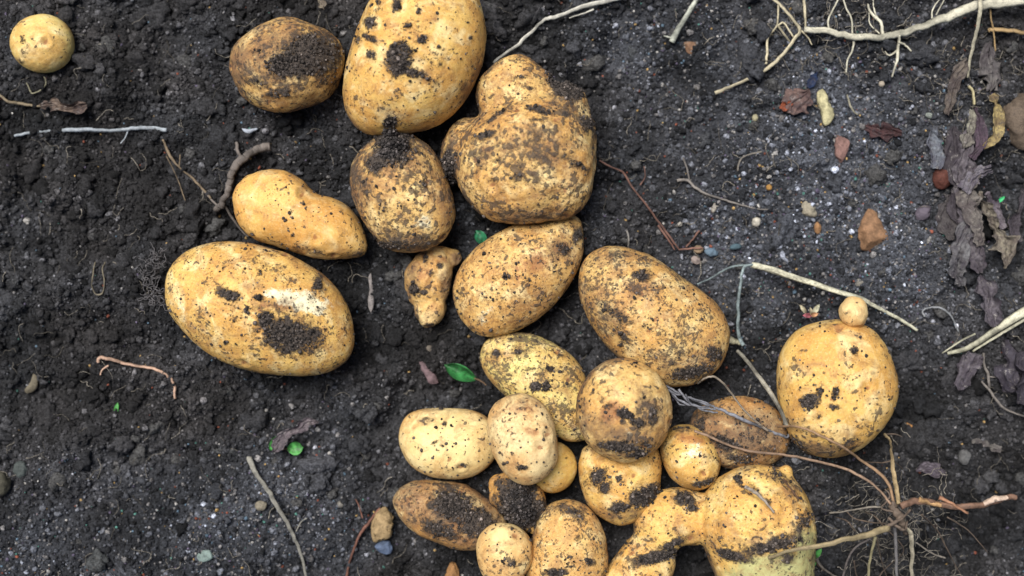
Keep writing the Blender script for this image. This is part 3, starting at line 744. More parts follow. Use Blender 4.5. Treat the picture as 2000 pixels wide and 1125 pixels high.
potato("small clean pale potato at the bottom edge in front of the dark muddy one",
       [(930, 1080), (935, 1048), (958, 1026), (988, 1021), (1018, 1032), (1037, 1056), (1040, 1090), (1026, 1120), (1005, 1142), (968, 1145), (942, 1122)],
       96, 50, (0.71, 0.53, 0.24), 0.35, 0.15, dirt=[(1000, 1100, 18, 5, -25, .6), (998, 1032, 7, 5, 0, .6), (975, 1060, 8, 3, 0, .4), (1020, 1045, 5, 6, 0, .4)], film=[(1000, 1100, 24, 8, -20, .35)], crumb=40, flank_brown=0.5, lump=0.5, eyes=1)
potato("large branching potato at the bottom edge, two lobes round a dark gap, greenish side",
       [[(1366, 1000), (1385, 950), (1415, 925), (1455, 910), (1505, 908), (1545, 928), (1572, 962), (1588, 1000), (1592, 1040), (1590, 1090), (1586, 1140), (1560, 1180), (1480, 1190), (1420, 1165), (1395, 1120), (1375, 1065)],
        dict(o=[(1236, 1020), (1250, 985), (1285, 960), (1330, 952), (1375, 965), (1400, 1000), (1395, 1040), (1370, 1062), (1330, 1066), (1290, 1092), (1250, 1085), (1236, 1055)], z=62, h=56),
        dict(o=[(1240, 1040), (1300, 1060), (1318, 1085), (1312, 1130), (1290, 1180), (1230, 1195), (1175, 1180), (1170, 1135), (1195, 1090)], z=58, h=54),
        dict(o=ell(1535, 920, 14, 14, 0), z=96, h=14)],
       84, 96, SKIN_GOLD, 0.55, 0.4,
       dirt=[(1335, 975, 24, 14, 20, .9), (1350, 992, 18, 8, 0, .8), (1440, 935, 9, 12, -20, .9), (1452, 950, 9, 6, 0, .7), (1280, 1088, 50, 14, -18, .95), (1310, 1062, 30, 9, -25, .8), (1240, 1095, 14, 8, 0, .6), (1510, 1065, 66, 16, -14, .9), (1570, 1020, 30, 16, -60, .7), (1430, 1085, 40, 12, 15, .8), (1515, 925, 24, 12, 30, .65), (1540, 1090, 20, 14, -30, .7), (1500, 955, 24, 6, 30, .4), (1530, 990, 8, 14, 0, .4), (1480, 960, 30, 5, 42, .6), (1260, 1025, 7, 10, 0, .4)],
       film=[(1530, 945, 60, 30, 40, .5), (1500, 1060, 100, 22, -10, .5), (1400, 1000, 20, 50, 0, .25), (1340, 1040, 50, 18, 0, .35)],
       green=[(1500, 1125, 95, 42, -12, 1.0), (1575, 1085, 26, 60, 0, .9)], crumb=900, blend=40, lump=0.9, eyes=5, dents=[(1482, 970, 40, 6, 42, 1.6), (1530, 1000, 8, 26, 10, .9), (1400, 1000, 10, 50, 0, 1.0), (1450, 940, 9, 12, 0, 1.0), (1500, 1040, 60, 10, -15, .6)])

# ------------------------------------------------------------------ tubes: roots, stems, twigs
def open_curve(pts, per=10):
    p = np.array(pts, float)
    if len(p) == 2: p = np.array([p[0], (p[0] + p[1]) / 2, p[1]])
    q = np.vstack([2 * p[0] - p[1], p, 2 * p[-1] - p[-2]]); out = []
    for i in range(1, len(q) - 2):
        a, b, c, d = q[i - 1], q[i], q[i + 1], q[i + 2]
        for k in range(per):
            t = k / per
            out.append(0.5 * ((2 * b) + (c - a) * t + (2 * a - 5 * b + 4 * c - d) * t * t + (3 * b - a - 3 * c + d) * t ** 3))
    out.append(p[-1])
    return np.array(out)

def world_path(pts, lift=0.0, r=0.0):
    """pts: (px, py) lying on the soil or (px, py, height mm)"""
    out = []
    for p in pts:
        g = ground_z(p[0], p[1]) + lift + r * 0.5
        z = max(p[2] * 1e-3, g) if len(p) > 2 else g
        out.append(P(p[0], p[1], z))
    return out

def tube(path, r0, r1, seed=0, sides=8, wob=0.25, lump=0.2, per=10, flat=1.0):
    c = open_curve(path, per); n = len(c)
    t = np.linspace(0, 1, n)
    rad = r0 + (r1 - r0) * t
    rr = np.random.default_rng(seed)
    k = np.zeros(n)
    for q in range(5): k += np.sin(t * n / per * rr.uniform(0.5, 3.2) + rr.uniform(0, 6.28))
    rad = rad * (1 + lump * k / 3)
    w = rr.normal(0, 1, (n, 3)); w = np.apply_along_axis(lambda a: np.convolve(a, np.ones(3) / 3, 'same'), 0, w)
    c = c + w * (wob * (r0 + r1) / 2)
    T = np.gradient(c, axis=0); T /= np.linalg.norm(T, axis=1)[:, None] + 1e-12
    up = np.array([0, 0, 1.0]); A = np.cross(T, up); A /= np.linalg.norm(A, axis=1)[:, None] + 1e-9; B = np.cross(A, T)
    a = np.linspace(0, 2 * math.pi, sides, endpoint=False)
    V = c[:, None] + rad[:, None, None] * (A[:, None] * np.cos(a)[None, :, None] + B[:, None] * np.sin(a)[None, :, None] * flat)
    V *= 1.0
    V = V.reshape(-1, 3)
    ii = np.arange(n * sides).reshape(n, sides); jj = np.roll(ii, -1, axis=1)
    Q = np.stack([ii[:-1].ravel(), jj[:-1].ravel(), jj[1:].ravel(), ii[1:].ravel()], 1)
    F = np.vstack([Q[:, [0, 1, 2]], Q[:, [0, 2, 3]]])
    V = np.vstack([V, c[0], c[-1]]); e0, e1 = n * sides, n * sides + 1
    global SHADE
    L_ = np.arange(n)[:, None] * 0.35; ph_ = rr.uniform(0, 6.28, (1, sides)); fr_ = rr.uniform(0.15, 0.6, (1, sides))
    SHADE = np.r_[(rr.normal(0, 0.5, (1, sides)) + 0.6 * np.sin(L_ * fr_ + ph_) + 0.4 * k[:, None] / 2).ravel(), 0, 0]
    caps = [(e0, jj[0, k], ii[0, k]) for k in range(sides)] + [(e1, ii[-1, k], jj[-1, k]) for k in range(sides)]
    return V, np.vstack([F, np.array(caps)])

_rs = [400]
def root(name, label, cat, col, pts, w0, w1, branches=(), group=None, mat=None, lift=0.0008, bname="rootlet", wob=0.25, lump=0.2, flat=1.0):
    """w0, w1: widths in photograph pixels; branches: (pts, w0, w1)"""
    mat = mat or M_ROOT
    _rs[0] += 3
    if name == "root_clump":
        w0 *= 0.8; w1 *= 0.8; branches = [(b[0], b[1] * 0.72, b[2] * 0.72) + tuple(b[3:]) for b in branches]
    path = world_path(pts, lift, w0 * S)
    V, F = tube(path, w0 * S / 2, w1 * S / 2, _rs[0], wob=wob, lump=lump, flat=flat)
    base = np.array(path[0])
    me = mesh_np(name, V - base, F); attr(me, "shade", SHADE)
    o = link(name, me, mat, loc=tuple(base)); o.color = col
    tag(o, label, cat, group)
    for br in branches:
        bp, b0, b1 = br[:3]
        _rs[0] += 1
        V, F = tube(world_path(bp, lift, b0 * S), b0 * S / 2, b1 * S / 2, _rs[0], sides=6, wob=wob, lump=lump)
        mb = mesh_np(bname, V - base, F); attr(mb, "shade", SHADE)
        b = link(bname, mb, mat, parent=o); b.color = br[3] if len(br) > 3 else col
    return o

WHITE = lin(214, 212, 200); CREAM = lin(206, 196, 166); BEIGE = lin(160, 148, 126); GREY = lin(134, 130, 128); BLUEW = lin(160, 176, 190)
TAN = lin(178, 150, 112); PINK = lin(196, 148, 118); RED = lin(120, 76, 66); DGREY = lin(104, 104, 112)
RG = "roots lying on the soil"

root("root", "thick white branching root sweeping to the right edge at the top", "root", lin(222, 218, 196),
     [(2030, -8, 16), (1960, 6, 15), (1905, 12, 14), (1850, 33, 12), (1800, 52, 10), (1750, 68, 8), (1700, 73, 7), (1660, 71, 6), (1620, 62, 6), (1570, 58, 5)], 19, 11,
     [([(1668, 70, 7), (1666, 95), (1655, 118), (1653, 142)], 5, 3), ([(1664, 68, 8), (1664, 40, 8), (1652, 14, 7), (1645, -10, 7)], 4, 3),
      ([(1620, 62, 7), (1618, 38, 6), (1632, 10, 6), (1640, -8, 6)], 4, 3), ([(1725, 70, 9), (1720, 45, 9), (1700, 22, 9), (1694, -10, 9)], 7, 5),
      ([(1720, 48, 9), (1708, 20, 9), (1704, -10, 9)], 4, 3), ([(1718, 66, 9), (1700, 48, 8), (1697, 25, 8)], 3, 2),
      ([(1757, 68, 9), (1754, 95, 6), (1752, 120), (1742, 150)], 7, 4), ([(1755, 82, 8), (1768, 88), (1780, 100)], 5, 3), ([(1752, 98, 6), (1738, 108), (1728, 100)], 4, 2),
      ([(1820, 36, 12), (1822, 18, 12), (1840, -8, 12)], 3, 2), ([(1828, 30, 12), (1848, -8, 12)], 3, 2)], RG, lump=0.12)
root("root", "thin pale root forking below the left end of the thick white root", "root", CREAM,
     [(1508, -5, 8), (1530, 16, 7), (1548, 38, 6), (1562, 58, 6), (1548, 82, 5), (1530, 105, 4), (1510, 125), (1480, 145), (1430, 168), (1396, 182)], 6, 7,
     [([(1570, -8, 7), (1572, 25, 6), (1573, 55, 6)], 5, 4), ([(1520, 8, 7), (1518, 48, 5), (1500, 75), (1498, 105), (1496, 125)], 4, 5),
      ([(1518, 48, 5), (1530, 65, 5), (1543, 82, 5)], 4, 4), ([(1520, 50, 5), (1530, 44, 6), (1540, 58, 6), (1549, 72, 5)], 4, 3), ([(1565, 60, 6), (1577, 72, 5), (1586, 88)], 4, 3)], RG)
root("root", "white root slanting in from the top edge above the knobbly potato", "root", WHITE,
     [(1212, -4, 6), (1180, 3, 6), (1140, 12, 6), (1110, 24, 5), (1085, 33, 5), (1065, 38, 5), (1040, 60, 5), (1010, 88, 5), (985, 106, 4), (964, 122, 3)], 9, 5,
     [([(1160, 18, 5), (1140, 26, 4), (1112, 35, 4)], 4, 2)], RG, lump=0.15)
root("dry_stalk", "straight pale stalk poking in from the top edge right of centre", "stalk", lin(198, 202, 188),
     [(1366, -10, 10), (1345, 25, 8), (1328, 52, 6), (1312, 82, 4)], 9, 12, [([(1312, 74, 5), (1296, 70, 4)], 5, 2)], None, M_STRAW, bname="splinter", lump=0.06, wob=0.08)
root("root", "long bluish-white root lying level at the upper left", "root", lin(190, 200, 208),
     [(28, 266), (60, 259), (110, 256), (160, 253), (215, 255), (255, 251), (290, 249), (326, 254)], 6, 8, [([(250, 255), (245, 268), (236, 280)], 3, 2)], RG)
root("root", "short ragged tan root end at the left edge below the small round potato", "root", lin(150, 136, 112),
     [(-8, 178), (12, 196), (35, 202), (65, 206), (85, 208)], 5, 6, (), RG)
root("twig", "thick crooked grey twig touching the orange bent potato", "twig", lin(132, 124, 118),
     [(528, 286, 4), (500, 292, 6), (475, 310, 7), (456, 332, 7), (450, 355, 7), (442, 380, 6), (428, 404, 4), (420, 410, 3)], 17, 11,
     [([(462, 278, 4), (464, 295, 5), (472, 308, 6)], 7, 7), ([(425, 402, 4), (408, 385), (395, 370)], 4, 3), ([(437, 398, 5), (450, 420), (470, 448), (485, 462)], 5, 3)], None, M_ROOT, bname="side_twig", lump=0.14)
root("root", "fine forked tan rootlet running down from the bluish-white root", "root", lin(140, 124, 102),
     [(318, 272), (330, 300), (348, 325), (372, 345), (395, 368), (412, 388)], 5, 4, [([(350, 325), (352, 302)], 3, 2), ([(325, 305), (345, 345), (362, 392)], 3, 2)], RG)
root("root", "pinkish curved root below the large oval potato at left", "root", lin(214, 178, 154),
     [(192, 708), (196, 699), (225, 704), (242, 710), (275, 716), (305, 722), (328, 735), (340, 752), (342, 778)], 7, 5, [([(212, 714), (200, 722), (196, 732)], 4, 3)], RG, lump=0.1)
root("root", "long grey-beige root running down to the bottom edge left of the heap", "root", lin(158, 156, 146),
     [(488, 892), (496, 920), (512, 940), (528, 965), (548, 1000), (568, 1035), (586, 1075), (600, 1135)], 11, 6,
     [([(578, 1038), (588, 1020), (600, 1012)], 3, 2)], RG)
root("root", "dark reddish root with a twisted end running down to the bottom edge beside the heap", "root", lin(132, 92, 78),
     [(676, 1135), (682, 1100), (692, 1070), (702, 1045), (718, 1025)], 6, 5, [([(712, 1032), (730, 1008), (742, 992)], 7, 4), ([(708, 1012), (700, 985), (694, 975)], 4, 2)], RG)
root("root", "reddish root trailing away right of the knobbly potato", "root", lin(138, 104, 92),
     [(1170, 314), (1198, 328), (1218, 338), (1236, 368), (1262, 400), (1285, 432), (1305, 458), (1325, 486)], 4, 4,
     [([(1250, 362), (1260, 345), (1258, 325)], 3, 2), ([(1285, 440), (1300, 460), (1318, 488)], 5, 3), ([(1340, 482), (1352, 468), (1366, 450)], 4, 3), ([(1325, 488), (1345, 486), (1372, 484)], 4, 3)], RG)
root("root", "grey curved rootlet with a short fork on the gritty soil right of centre", "root", lin(146, 140, 134),
     [(1322, 353), (1342, 352), (1358, 366), (1382, 380), (1412, 389), (1445, 400), (1478, 408), (1500, 409)], 6, 3,
     [([(1346, 352), (1342, 330), (1334, 308)], 4, 3)], RG)
root("straw", "flattened pale straw lying from the kinked stem towards the tiny perched potato", "straw", lin(206, 204, 180),
     [(1468, 517, 10), (1500, 524, 12), (1540, 538, 13), (1590, 554, 13), (1640, 571, 12), (1680, 582, 10), (1710, 598, 8), (1760, 625, 5), (1792, 645, 3)], 13, 6,
     [([(1475, 520, 11), (1520, 536, 12), (1570, 552, 12)], 5, 4)], None, M_STRAW, bname="fibre", lump=0.10, wob=0.10)
root("dry_stalk", "thin bluish kinked stem standing beside the broad russet potato", "stem", lin(150, 166, 168),
     [(1470, 516, 11), (1455, 521, 12), (1450, 535, 12), (1443, 580, 12), (1441, 630, 11), (1443, 655, 11), (1452, 675, 11)], 5, 8,
     [([(1463, 518, 11), (1435, 520, 9), (1410, 530, 6), (1385, 545), (1362, 555)], 4, 3)], "stems tangled over the heap", M_STRAW, bname="side_stem", lump=0.12)
root("dry_stalk", "grey stem slanting down between the russet potato and the big round one", "stem", lin(168, 164, 150),
     [(1440, 685, 10), (1460, 706, 13), (1485, 740, 15), (1508, 772, 21), (1528, 808, 25), (1539, 834, 25)], 7, 10, [([(1424, 664, 10), (1438, 668, 10), (1452, 673, 10)], 16, 6, lin(196, 190, 160))], "stems tangled over the heap", M_STRAW, bname="stem_node", lump=0.10, wob=0.1)
root("dry_stalk", "ragged bundle of grey fibres stretched over the dull brown potato", "stem", lin(132, 134, 142),
     [(1302, 754, 26), (1335, 772, 26), (1370, 786, 27), (1400, 797, 28), (1440, 815, 28), (1480, 832, 26), (1515, 846, 22), (1538, 852, 19), (1543, 838, 17)], 5, 6,
     [([(1305, 760, 25), (1330, 784, 26), (1362, 794, 27), (1398, 800, 28)], 5, 4), ([(1325, 760, 27), (1345, 784, 27), (1372, 800, 27), (1402, 806, 27)], 5, 4), ([(1300, 752, 24), (1316, 768, 26), (1345, 776, 27), (1385, 788, 28)], 5, 3),
      ([(1338, 770, 28), (1352, 792, 27), (1385, 795, 28)], 4, 3), ([(1312, 770, 25), (1328, 790, 25), (1350, 790, 26)], 4, 2)], "stems tangled over the heap", M_STRAW, bname="fibre", wob=0.5, lump=0.2)
root("dry_stalk", "thin pale stem hooked off the russet potato's muddy end", "stem", lin(160, 148, 132),
     [(1362, 749, 26), (1378, 738, 30), (1395, 736, 30), (1412, 748, 30), (1430, 770, 30), (1450, 797, 31), (1475, 822, 30), (1500, 842, 27)], 4, 4, (), "stems tangled over the heap", M_STRAW, lump=0.1)
root("straw", "pale split straw entering from the right edge below the withered leaves", "straw", lin(214, 212, 186),
     [(2020, 598, 16), (1970, 628, 13), (1930, 655, 10), (1890, 680, 7), (1850, 690, 4)], 20, 7,
     [([(1905, 652, 9), (1880, 664, 7), (1840, 690, 3)], 4, 2), ([(2005, 622, 13), (1950, 655, 10), (1900, 686, 6)], 7, 4)], None, M_STRAW, bname="fibre", lump=0.10, wob=0.08, flat=0.6)
root("root", "thick pale blurred root reaching left over the greenish lobe at the bottom", "root", lin(176, 160, 124),
     [(1500, 1090, 46), (1540, 1076, 50), (1590, 1067, 52), (1640, 1056, 52), (1690, 1046, 50), (1735, 1030, 46)], 6, 12, (), "roots of the plant crown at lower right", lump=0.12)
root("root", "slim root from the plant crown arching across to the small egg-shaped potato", "root", lin(162, 136, 114),
     [(1740, 985, 42), (1715, 955, 42), (1685, 932, 41), (1645, 914, 38), (1590, 900, 33), (1530, 888, 29), (1470, 882, 28), (1420, 868, 28), (1385, 852, 30), (1356, 842, 32)], 5, 5, (), "roots of the plant crown at lower right", lump=0.1)
root("root", "slim root from the plant crown passing under the big round golden potato", "root", lin(166, 136, 106),
     [(1745, 985, 40), (1738, 950, 38), (1715, 922, 38), (1680, 898, 36), (1645, 872, 42), (1600, 850, 42), (1575, 838, 40), (1545, 832, 34), (1520, 834, 26)], 6, 4, (), "roots of the plant crown at lower right", lump=0.1)
cr = root("root_clump", "tangled woody plant crown with roots radiating at lower right", "plant crown", lin(116, 102, 90),
     [(1742, 985, 40), (1752, 1000, 43), (1760, 1020, 42), (1770, 1042, 36)], 19, 15,
     [([(1728, 848, 12), (1740, 862, 16), (1741, 880, 22), (1744, 910, 28), (1750, 945, 34), (1755, 985, 40)], 8, 11, lin(190, 168, 128)),
      ([(1728, 848, 12), (1748, 848, 14), (1762, 853, 13)], 4, 2), ([(1740, 900, 26), (1720, 904, 22), (1690, 902, 15)], 4, 3), ([(1745, 900, 26), (1762, 915, 18), (1768, 930, 12)], 3, 2),
      ([(1720, 990, 36), (1690, 992, 32), (1655, 998, 26), (1620, 1002, 20)], 5, 6, lin(134, 128, 118)), ([(1770, 1030, 40), (1779, 1045, 40), (1782, 1080, 36), (1780, 1140, 30)], 11, 10, lin(186, 178, 156)),
      ([(1748, 1030, 40), (1750, 1070, 34), (1752, 1135, 26)], 9, 6, lin(118, 116, 116)), ([(1710, 1048, 42), (1702, 1080, 36), (1694, 1135, 28)], 7, 9, lin(168, 160, 124)),
      ([(1700, 1052, 44), (1670, 1070, 36), (1655, 1095, 28), (1645, 1135, 18)], 4, 6, lin(140, 132, 128)), ([(1712, 1052, 40), (1722, 1095, 24), (1735, 1135, 12)], 4, 3),
      ([(1790, 1060, 32), (1820, 1080, 24), (1846, 1090, 18)], 4, 5, lin(160, 152, 140)), ([(1800, 1005, 36), (1830, 1035, 22), (1848, 1070, 16), (1880, 1130, 8)], 5, 4),
      ([(1735, 1040, 40), (1710, 1010, 28), (1690, 1000, 20)], 4, 3), ([(1730, 1022, 42), (1700, 1020, 30), (1668, 1012, 22), (1650, 995, 14)], 4, 3),
      ([(1735, 1035, 40), (1765, 1075, 28), (1730, 1110, 16), (1710, 1135, 10)], 4, 3), ([(1745, 1000, 44), (1722, 992, 42), (1738, 970, 42), (1728, 955, 40)], 6, 4),
      ([(1735, 1012, 44), (1752, 1028, 46), (1768, 1035, 44), (1772, 1018, 42)], 9, 7), ([(1720, 1035, 44), (1745, 1022, 47), (1765, 1010, 45), (1778, 995, 40)], 9, 7),
      ([(1670, 1038, 30), (1655, 1018, 22), (1632, 1010, 14)], 4, 3), ([(1668, 1095, 20), (1672, 1120, 14), (1678, 1135, 10)], 4, 3), ([(1850, 1010, 20), (1890, 1035, 14), (1930, 1080, 8)], 4, 2)],
     None, lump=0.3, wob=0.3)
root("root", "orange-brown root running from the plant crown toward the right edge", "root", lin(138, 108, 90),
     [(1760, 990, 44), (1790, 978, 42), (1830, 985, 40), (1870, 990, 38), (1920, 986, 36), (1955, 974, 34), (1985, 972, 32)], 13, 10, [([(1835, 972, 40), (1862, 985, 40), (1890, 1002, 36)], 8, 5, lin(200, 150, 118)), ([(1920, 984, 37), (1945, 974, 37), (1968, 970, 36)], 13, 9, lin(232, 206, 184)), ([(1795, 976, 43), (1815, 982, 42), (1838, 986, 41)], 10, 8, lin(206, 166, 118))], "roots of the plant crown at lower right", lump=0.25)
root("root", "thin curling rootlet at the right below the split straw", "root", lin(134, 128, 122),
     [(1917, 745), (1932, 762), (1945, 780), (1962, 798), (1985, 808), (2010, 816)], 5, 4, [([(1921, 690), (1922, 712), (1930, 732), (1932, 758)], 5, 5), ([(1931, 736), (1960, 738)], 3, 2)], RG)
root("root", "thin white hooked rootlet on the gritty soil right of the tiny perched potato", "root", lin(168, 172, 176),
     [(1806, 618), (1802, 608), (1814, 601), (1838, 602), (1855, 614), (1866, 632), (1872, 648)], 4, 3, (), RG)
root("root", "pale upright root dropping from the top edge onto the withered leaves", "root", lin(206, 200, 176),
     [(1914, -8, 20), (1913, 25, 20), (1908, 60, 17), (1898, 100, 12), (1890, 152, 8)], 9, 5, (), RG, lump=0.08)
root("root", "tan horizontal root at the top of the right edge", "root", lin(184, 156, 112), [(2010, 66, 10), (1975, 60, 10), (1942, 58, 8), (1930, 60, 7)], 10, 6, [([(1934, 15, 12), (1936, 40, 10), (1940, 58, 8), (1944, 100, 5)], 4, 3)], RG, lump=0.12)
root("root", "cream hooked root just under the pale upright root", "root", lin(190, 180, 140), [(1893, 168, 8), (1901, 182, 9), (1903, 205, 8)], 6, 5, (), RG)
root("root", "fine brown rootlet hanging below the small round potato", "root", lin(150, 146, 122), [(84, 144), (90, 160), (84, 172), (72, 180), (62, 182), (58, 174), (52, 162)], 3, 3, (), RG)
root("root", "thin rootlet curling down onto gritty soil below the pale bean-like piece", "root", lin(150, 146, 128), [(1655, 185), (1660, 205), (1668, 218), (1676, 224)], 4, 3, (), RG)
root("root", "tiny hooked rootlet on the clod left of the reddish leaf", "root", lin(146, 140, 130), [(1440, 334), (1446, 312), (1462, 302), (1488, 296)], 4, 3, (), RG)
root("root", "looped fine root on a clod above the large oval potato's left end", "root", lin(130, 122, 104), [(186, 512), (182, 535), (180, 560), (188, 575), (200, 572), (204, 550), (200, 525), (206, 512)], 3, 3, (), RG)
root("root", "slim pale root stub under the knobbly potato's lower edge", "root", lin(170, 150, 128), [(968, 428), (985, 430), (1000, 431), (1012, 436)], 4, 3, (), RG)
root("root", "thin grey rootlet standing behind the broad russet potato's top", "root", lin(150, 146, 140), [(1224, 448), (1228, 465), (1227, 482)], 4, 3, (), RG)
root("root", "thin rootlet curving from the greenish lobe toward the bottom edge", "root", lin(130, 122, 112), [(1594, 1090, 14), (1605, 1108, 10), (1625, 1122, 6), (1650, 1135, 5)], 5, 4, (), RG)
root("root", "brown fine root clinging to the branching potato's upper right", "root", lin(120, 92, 74), [(1530, 935, 41), (1545, 955, 40), (1560, 975, 37)], 4, 3, (), RG)
root("root", "grey sprout stub lying in a groove of the branching potato", "root", lin(176, 164, 150), [(1455, 950, 46), (1475, 962, 46), (1495, 980, 46), (1512, 1002, 45)], 7, 4, (), RG)

clod("grey clod of soil and root fibre clinging to the large oval potato's left end", [(312, 520, 8, 18, 26, 8), (303, 555, 8, 16, 30, 7), (320, 585, 7, 14, 20, 6)], 330, 74)
# fine root hairs all through the soil: nobody could count them
Vs, Fs, off = [], [], 0
cols = []
for i in range(1150):
    px_, py_ = rng.uniform(-60, 2060), rng.uniform(-60, 1185); lift_ = 0.0010
    if i > 760: px_, py_ = (rng.normal(1640, 130), rng.normal(80, 60)) if i % 3 else (rng.normal(1890, 40), rng.normal(170, 60))
    if i > 930: px_, py_ = rng.normal(1745, 65), rng.normal(1030, 60); lift_ = rng.uniform(0.002, 0.034)
    a = rng.uniform(0, 6.28); L = rng.uniform(10, 55); pts = [(px_, py_)]
    for k in range(5):
        a += rng.normal(0, 0.55); pts.append((pts[-1][0] + math.cos(a) * L / 5, pts[-1][1] + math.sin(a) * L / 5))
    w = rng.uniform(0.5, 1.1) * S
    V, F = tube(world_path(pts, lift_), w, w * 0.5, i, sides=4, per=4, wob=0.8)
    Vs.append(V); Fs.append(F + off); off += len(V)
    cols.append(np.repeat(np.array([[0.17, 0.155, 0.13]]) * rng.uniform(0.35, 1.5), len(V), axis=0))
me = mesh_np("root_hairs", np.vstack(Vs), np.vstack(Fs)); attr(me, "tone", np.vstack(cols))
tag(link("root_hairs", me, M_SOIL), "fine pale root hairs strewn through the dark soil", "root hairs", kind="stuff")

# matted fluff of root fibre beside the large oval potato
Vs, Fs, off = [], [], 0
for i in range(60):
    a0 = rng.uniform(-1.35, 1.25) + math.pi; rr_ = rng.uniform(0.72, 1.05)
    qx, qy = 330 + math.cos(a0) * 44 * rr_, 545 + math.sin(a0) * 62 * rr_; aa = rng.uniform(0, 6.28); pts = []
    zz = ground_z(300, 550) * 1000 + 3 + 7 * rng.random()
    for k in range(7):
        aa += rng.normal(0, 1.0); qx += math.cos(aa) * 5; qy += math.sin(aa) * 5; zz += rng.normal(0, 0.8)
        pts.append((qx, qy, max(zz, 1.5)))
    V, F = tube(world_path(pts), 1.1 * S, 0.6 * S, i + 900, sides=4, per=4, wob=1.0)
    Vs.append(V); Fs.append(F + off); off += len(V)
me = mesh_np("root_mat", np.vstack(Vs), np.vstack(Fs))
o = link("root_mat", me, M_ROOT); o.color = lin(112, 110, 112)
tag(o, "grey matted tuft of root fibre behind the large oval potato's left end", "root tuft", kind="stuff")

# ------------------------------------------------------------------ stones, pebbles, chips
def stone(name, label, cat, outline, col, hz=10, sink=0.2, group=None, facet=0.0, mat=None, rough=0.06):
    _rs[0] += 1
    cx = np.mean([p[0] for p in outline]); cy = np.mean([p[1] for p in outline])
    zc = ground_z(cx, cy) - 0.0012 + hz * S * (0.5 - sink)
    V, F, cen = blob(outline, zc, hz * S, nt=40, nph=20, relax=0.2)
    size = np.ptp(V[:, 0])
    if facet > 0:
        r = np.random.default_rng(_rs[0])
        for k in range(5):
            d = r.normal(size=3); d[2] = abs(d[2]) + 0.4; d /= np.linalg.norm(d)
            c = np.array([cen[0], cen[1], zc]); s = (V - c) @ d; lim = s.max() * (1 - facet * r.uniform(0.2, 0.7))
            V = V - np.maximum(s - lim, 0)[:, None] * d
    V = V + wobble(V, size * 0.35, _rs[0], 8)[:, None] * np.array([[1, 1, 0.6]]) * size * rough * 0.4
    base = np.array([cen[0], cen[1], zc - hz * S])
    o = link(name, mesh_np(name, V - base, F), mat or M_STONE, loc=tuple(base)); o.color = col
    tag(o, label, cat, group)
    return o
PG = "pebbles scattered on the gritty soil"
stone("stone", "orange-brown pointed flat stone lying on the gritty soil at right", "stone", [(1699, 405), (1716, 425), (1733, 458), (1735, 478), (1718, 494), (1700, 504), (1682, 484), (1676, 462), (1682, 432)], lin(166, 128, 96), 16, 0.1, None, 0.5)
stone("pebble", "round white pebble on the gritty soil right of centre", "pebble", ell(1477, 433, 9, 10), lin(222, 216, 200), 8, 0, PG)
stone("pebble", "small white triangular pebble under the forked grey rootlet", "pebble", [(1386, 396), (1402, 392), (1409, 394), (1400, 408), (1392, 416)], lin(186, 180, 168), 7, 0, PG, 0.4)
stone("pebble", "angular cream pebble above the round white one's right side", "pebble", [(1566, 396), (1582, 392), (1594, 410), (1594, 424), (1568, 418)], lin(176, 168, 148), 9, 0, PG, 0.4)
stone("pebble", "grey-violet rounded pebble left of the withered leaf strips", "pebble", [(1788, 412), (1800, 402), (1816, 402), (1818, 418), (1806, 430), (1790, 428)], lin(112, 104, 116), 9, 0, PG, 0.3)
stone("pebble", "small blue-grey pebble nearer the russet potato's top right", "pebble", [(1376, 488), (1396, 484), (1402, 498), (1384, 500)], lin(110, 132, 150), 6, 0, PG, 0.3)
stone("pebble", "teal-grey pebble right of the other blue-grey one", "pebble", ell(1437, 482, 12, 6, -8), lin(96, 122, 134), 6, 0, PG)
stone("pebble", "tan square pebble beside the rootlet end above the russet potato", "pebble", ell(1364, 487, 10, 8, 10), lin(160, 138, 112), 6, 0, PG, 0.3)
stone("pebble", "pinkish-white crumbly pebble at the russet potato's top right", "pebble", ell(1360, 508, 11, 8, 20), lin(166, 152, 146), 6, 0, PG, 0.4)
stone("stone", "pinkish red flat chip of stone near the pale bean-like piece", "stone", [(1634, 262), (1650, 268), (1660, 280), (1646, 316), (1634, 318), (1630, 290)], lin(156, 122, 114), 9, 0, None, 0.4)
stone("seed_pod", "pale cream bean-like pod piece beside the reddish leaf", "pod", [(1596, 180), (1606, 174), (1614, 180), (1618, 200), (1628, 215), (1628, 230), (1618, 244), (1607, 244), (1604, 222), (1597, 200)], lin(222, 214, 168), 11, -0.1, None, 0.1)
stone("pebble", "tan pebble beside the straight stalk at the top", "pebble", [(1334, 84), (1362, 80), (1366, 98), (1348, 106)], lin(160, 124, 98), 7, 0, PG, 0.4)
stone("stone", "large grey-brown stone at the right edge beside the curled golden leaf", "stone", [(1958, 210), (1972, 185), (1990, 176), (2020, 180), (2050, 215), (2055, 265), (2020, 295), (1985, 285), (1960, 250)], lin(118, 104, 90), 34, 0.3, None, 0.3)
stone("stone", "red-brown lump half buried left of the withered leaf strips", "stone", ell(1842, 345, 20, 26, 20), lin(104, 62, 52), 16, 0.1, None, 0.2)
stone("pebble", "pale grey pebble above the straw near the tiny perched potato", "pebble", [(1664, 552), (1676, 540), (1688, 552), (1682, 566), (1668, 566)], lin(158, 154, 144), 8, 0, PG, 0.4)
stone("pebble", "mint-grey flat pebble near the bottom edge at left", "pebble", [(386, 1082), (400, 1074), (416, 1078), (416, 1090), (400, 1098), (386, 1094)], lin(150, 170, 164), 7, 0, PG, 0.3)
stone("pebble", "beige pebble beside the long grey-beige root", "pebble", [(498, 984), (508, 978), (521, 984), (516, 996), (502, 996)], lin(150, 142, 124), 7, 0, PG, 0.4)
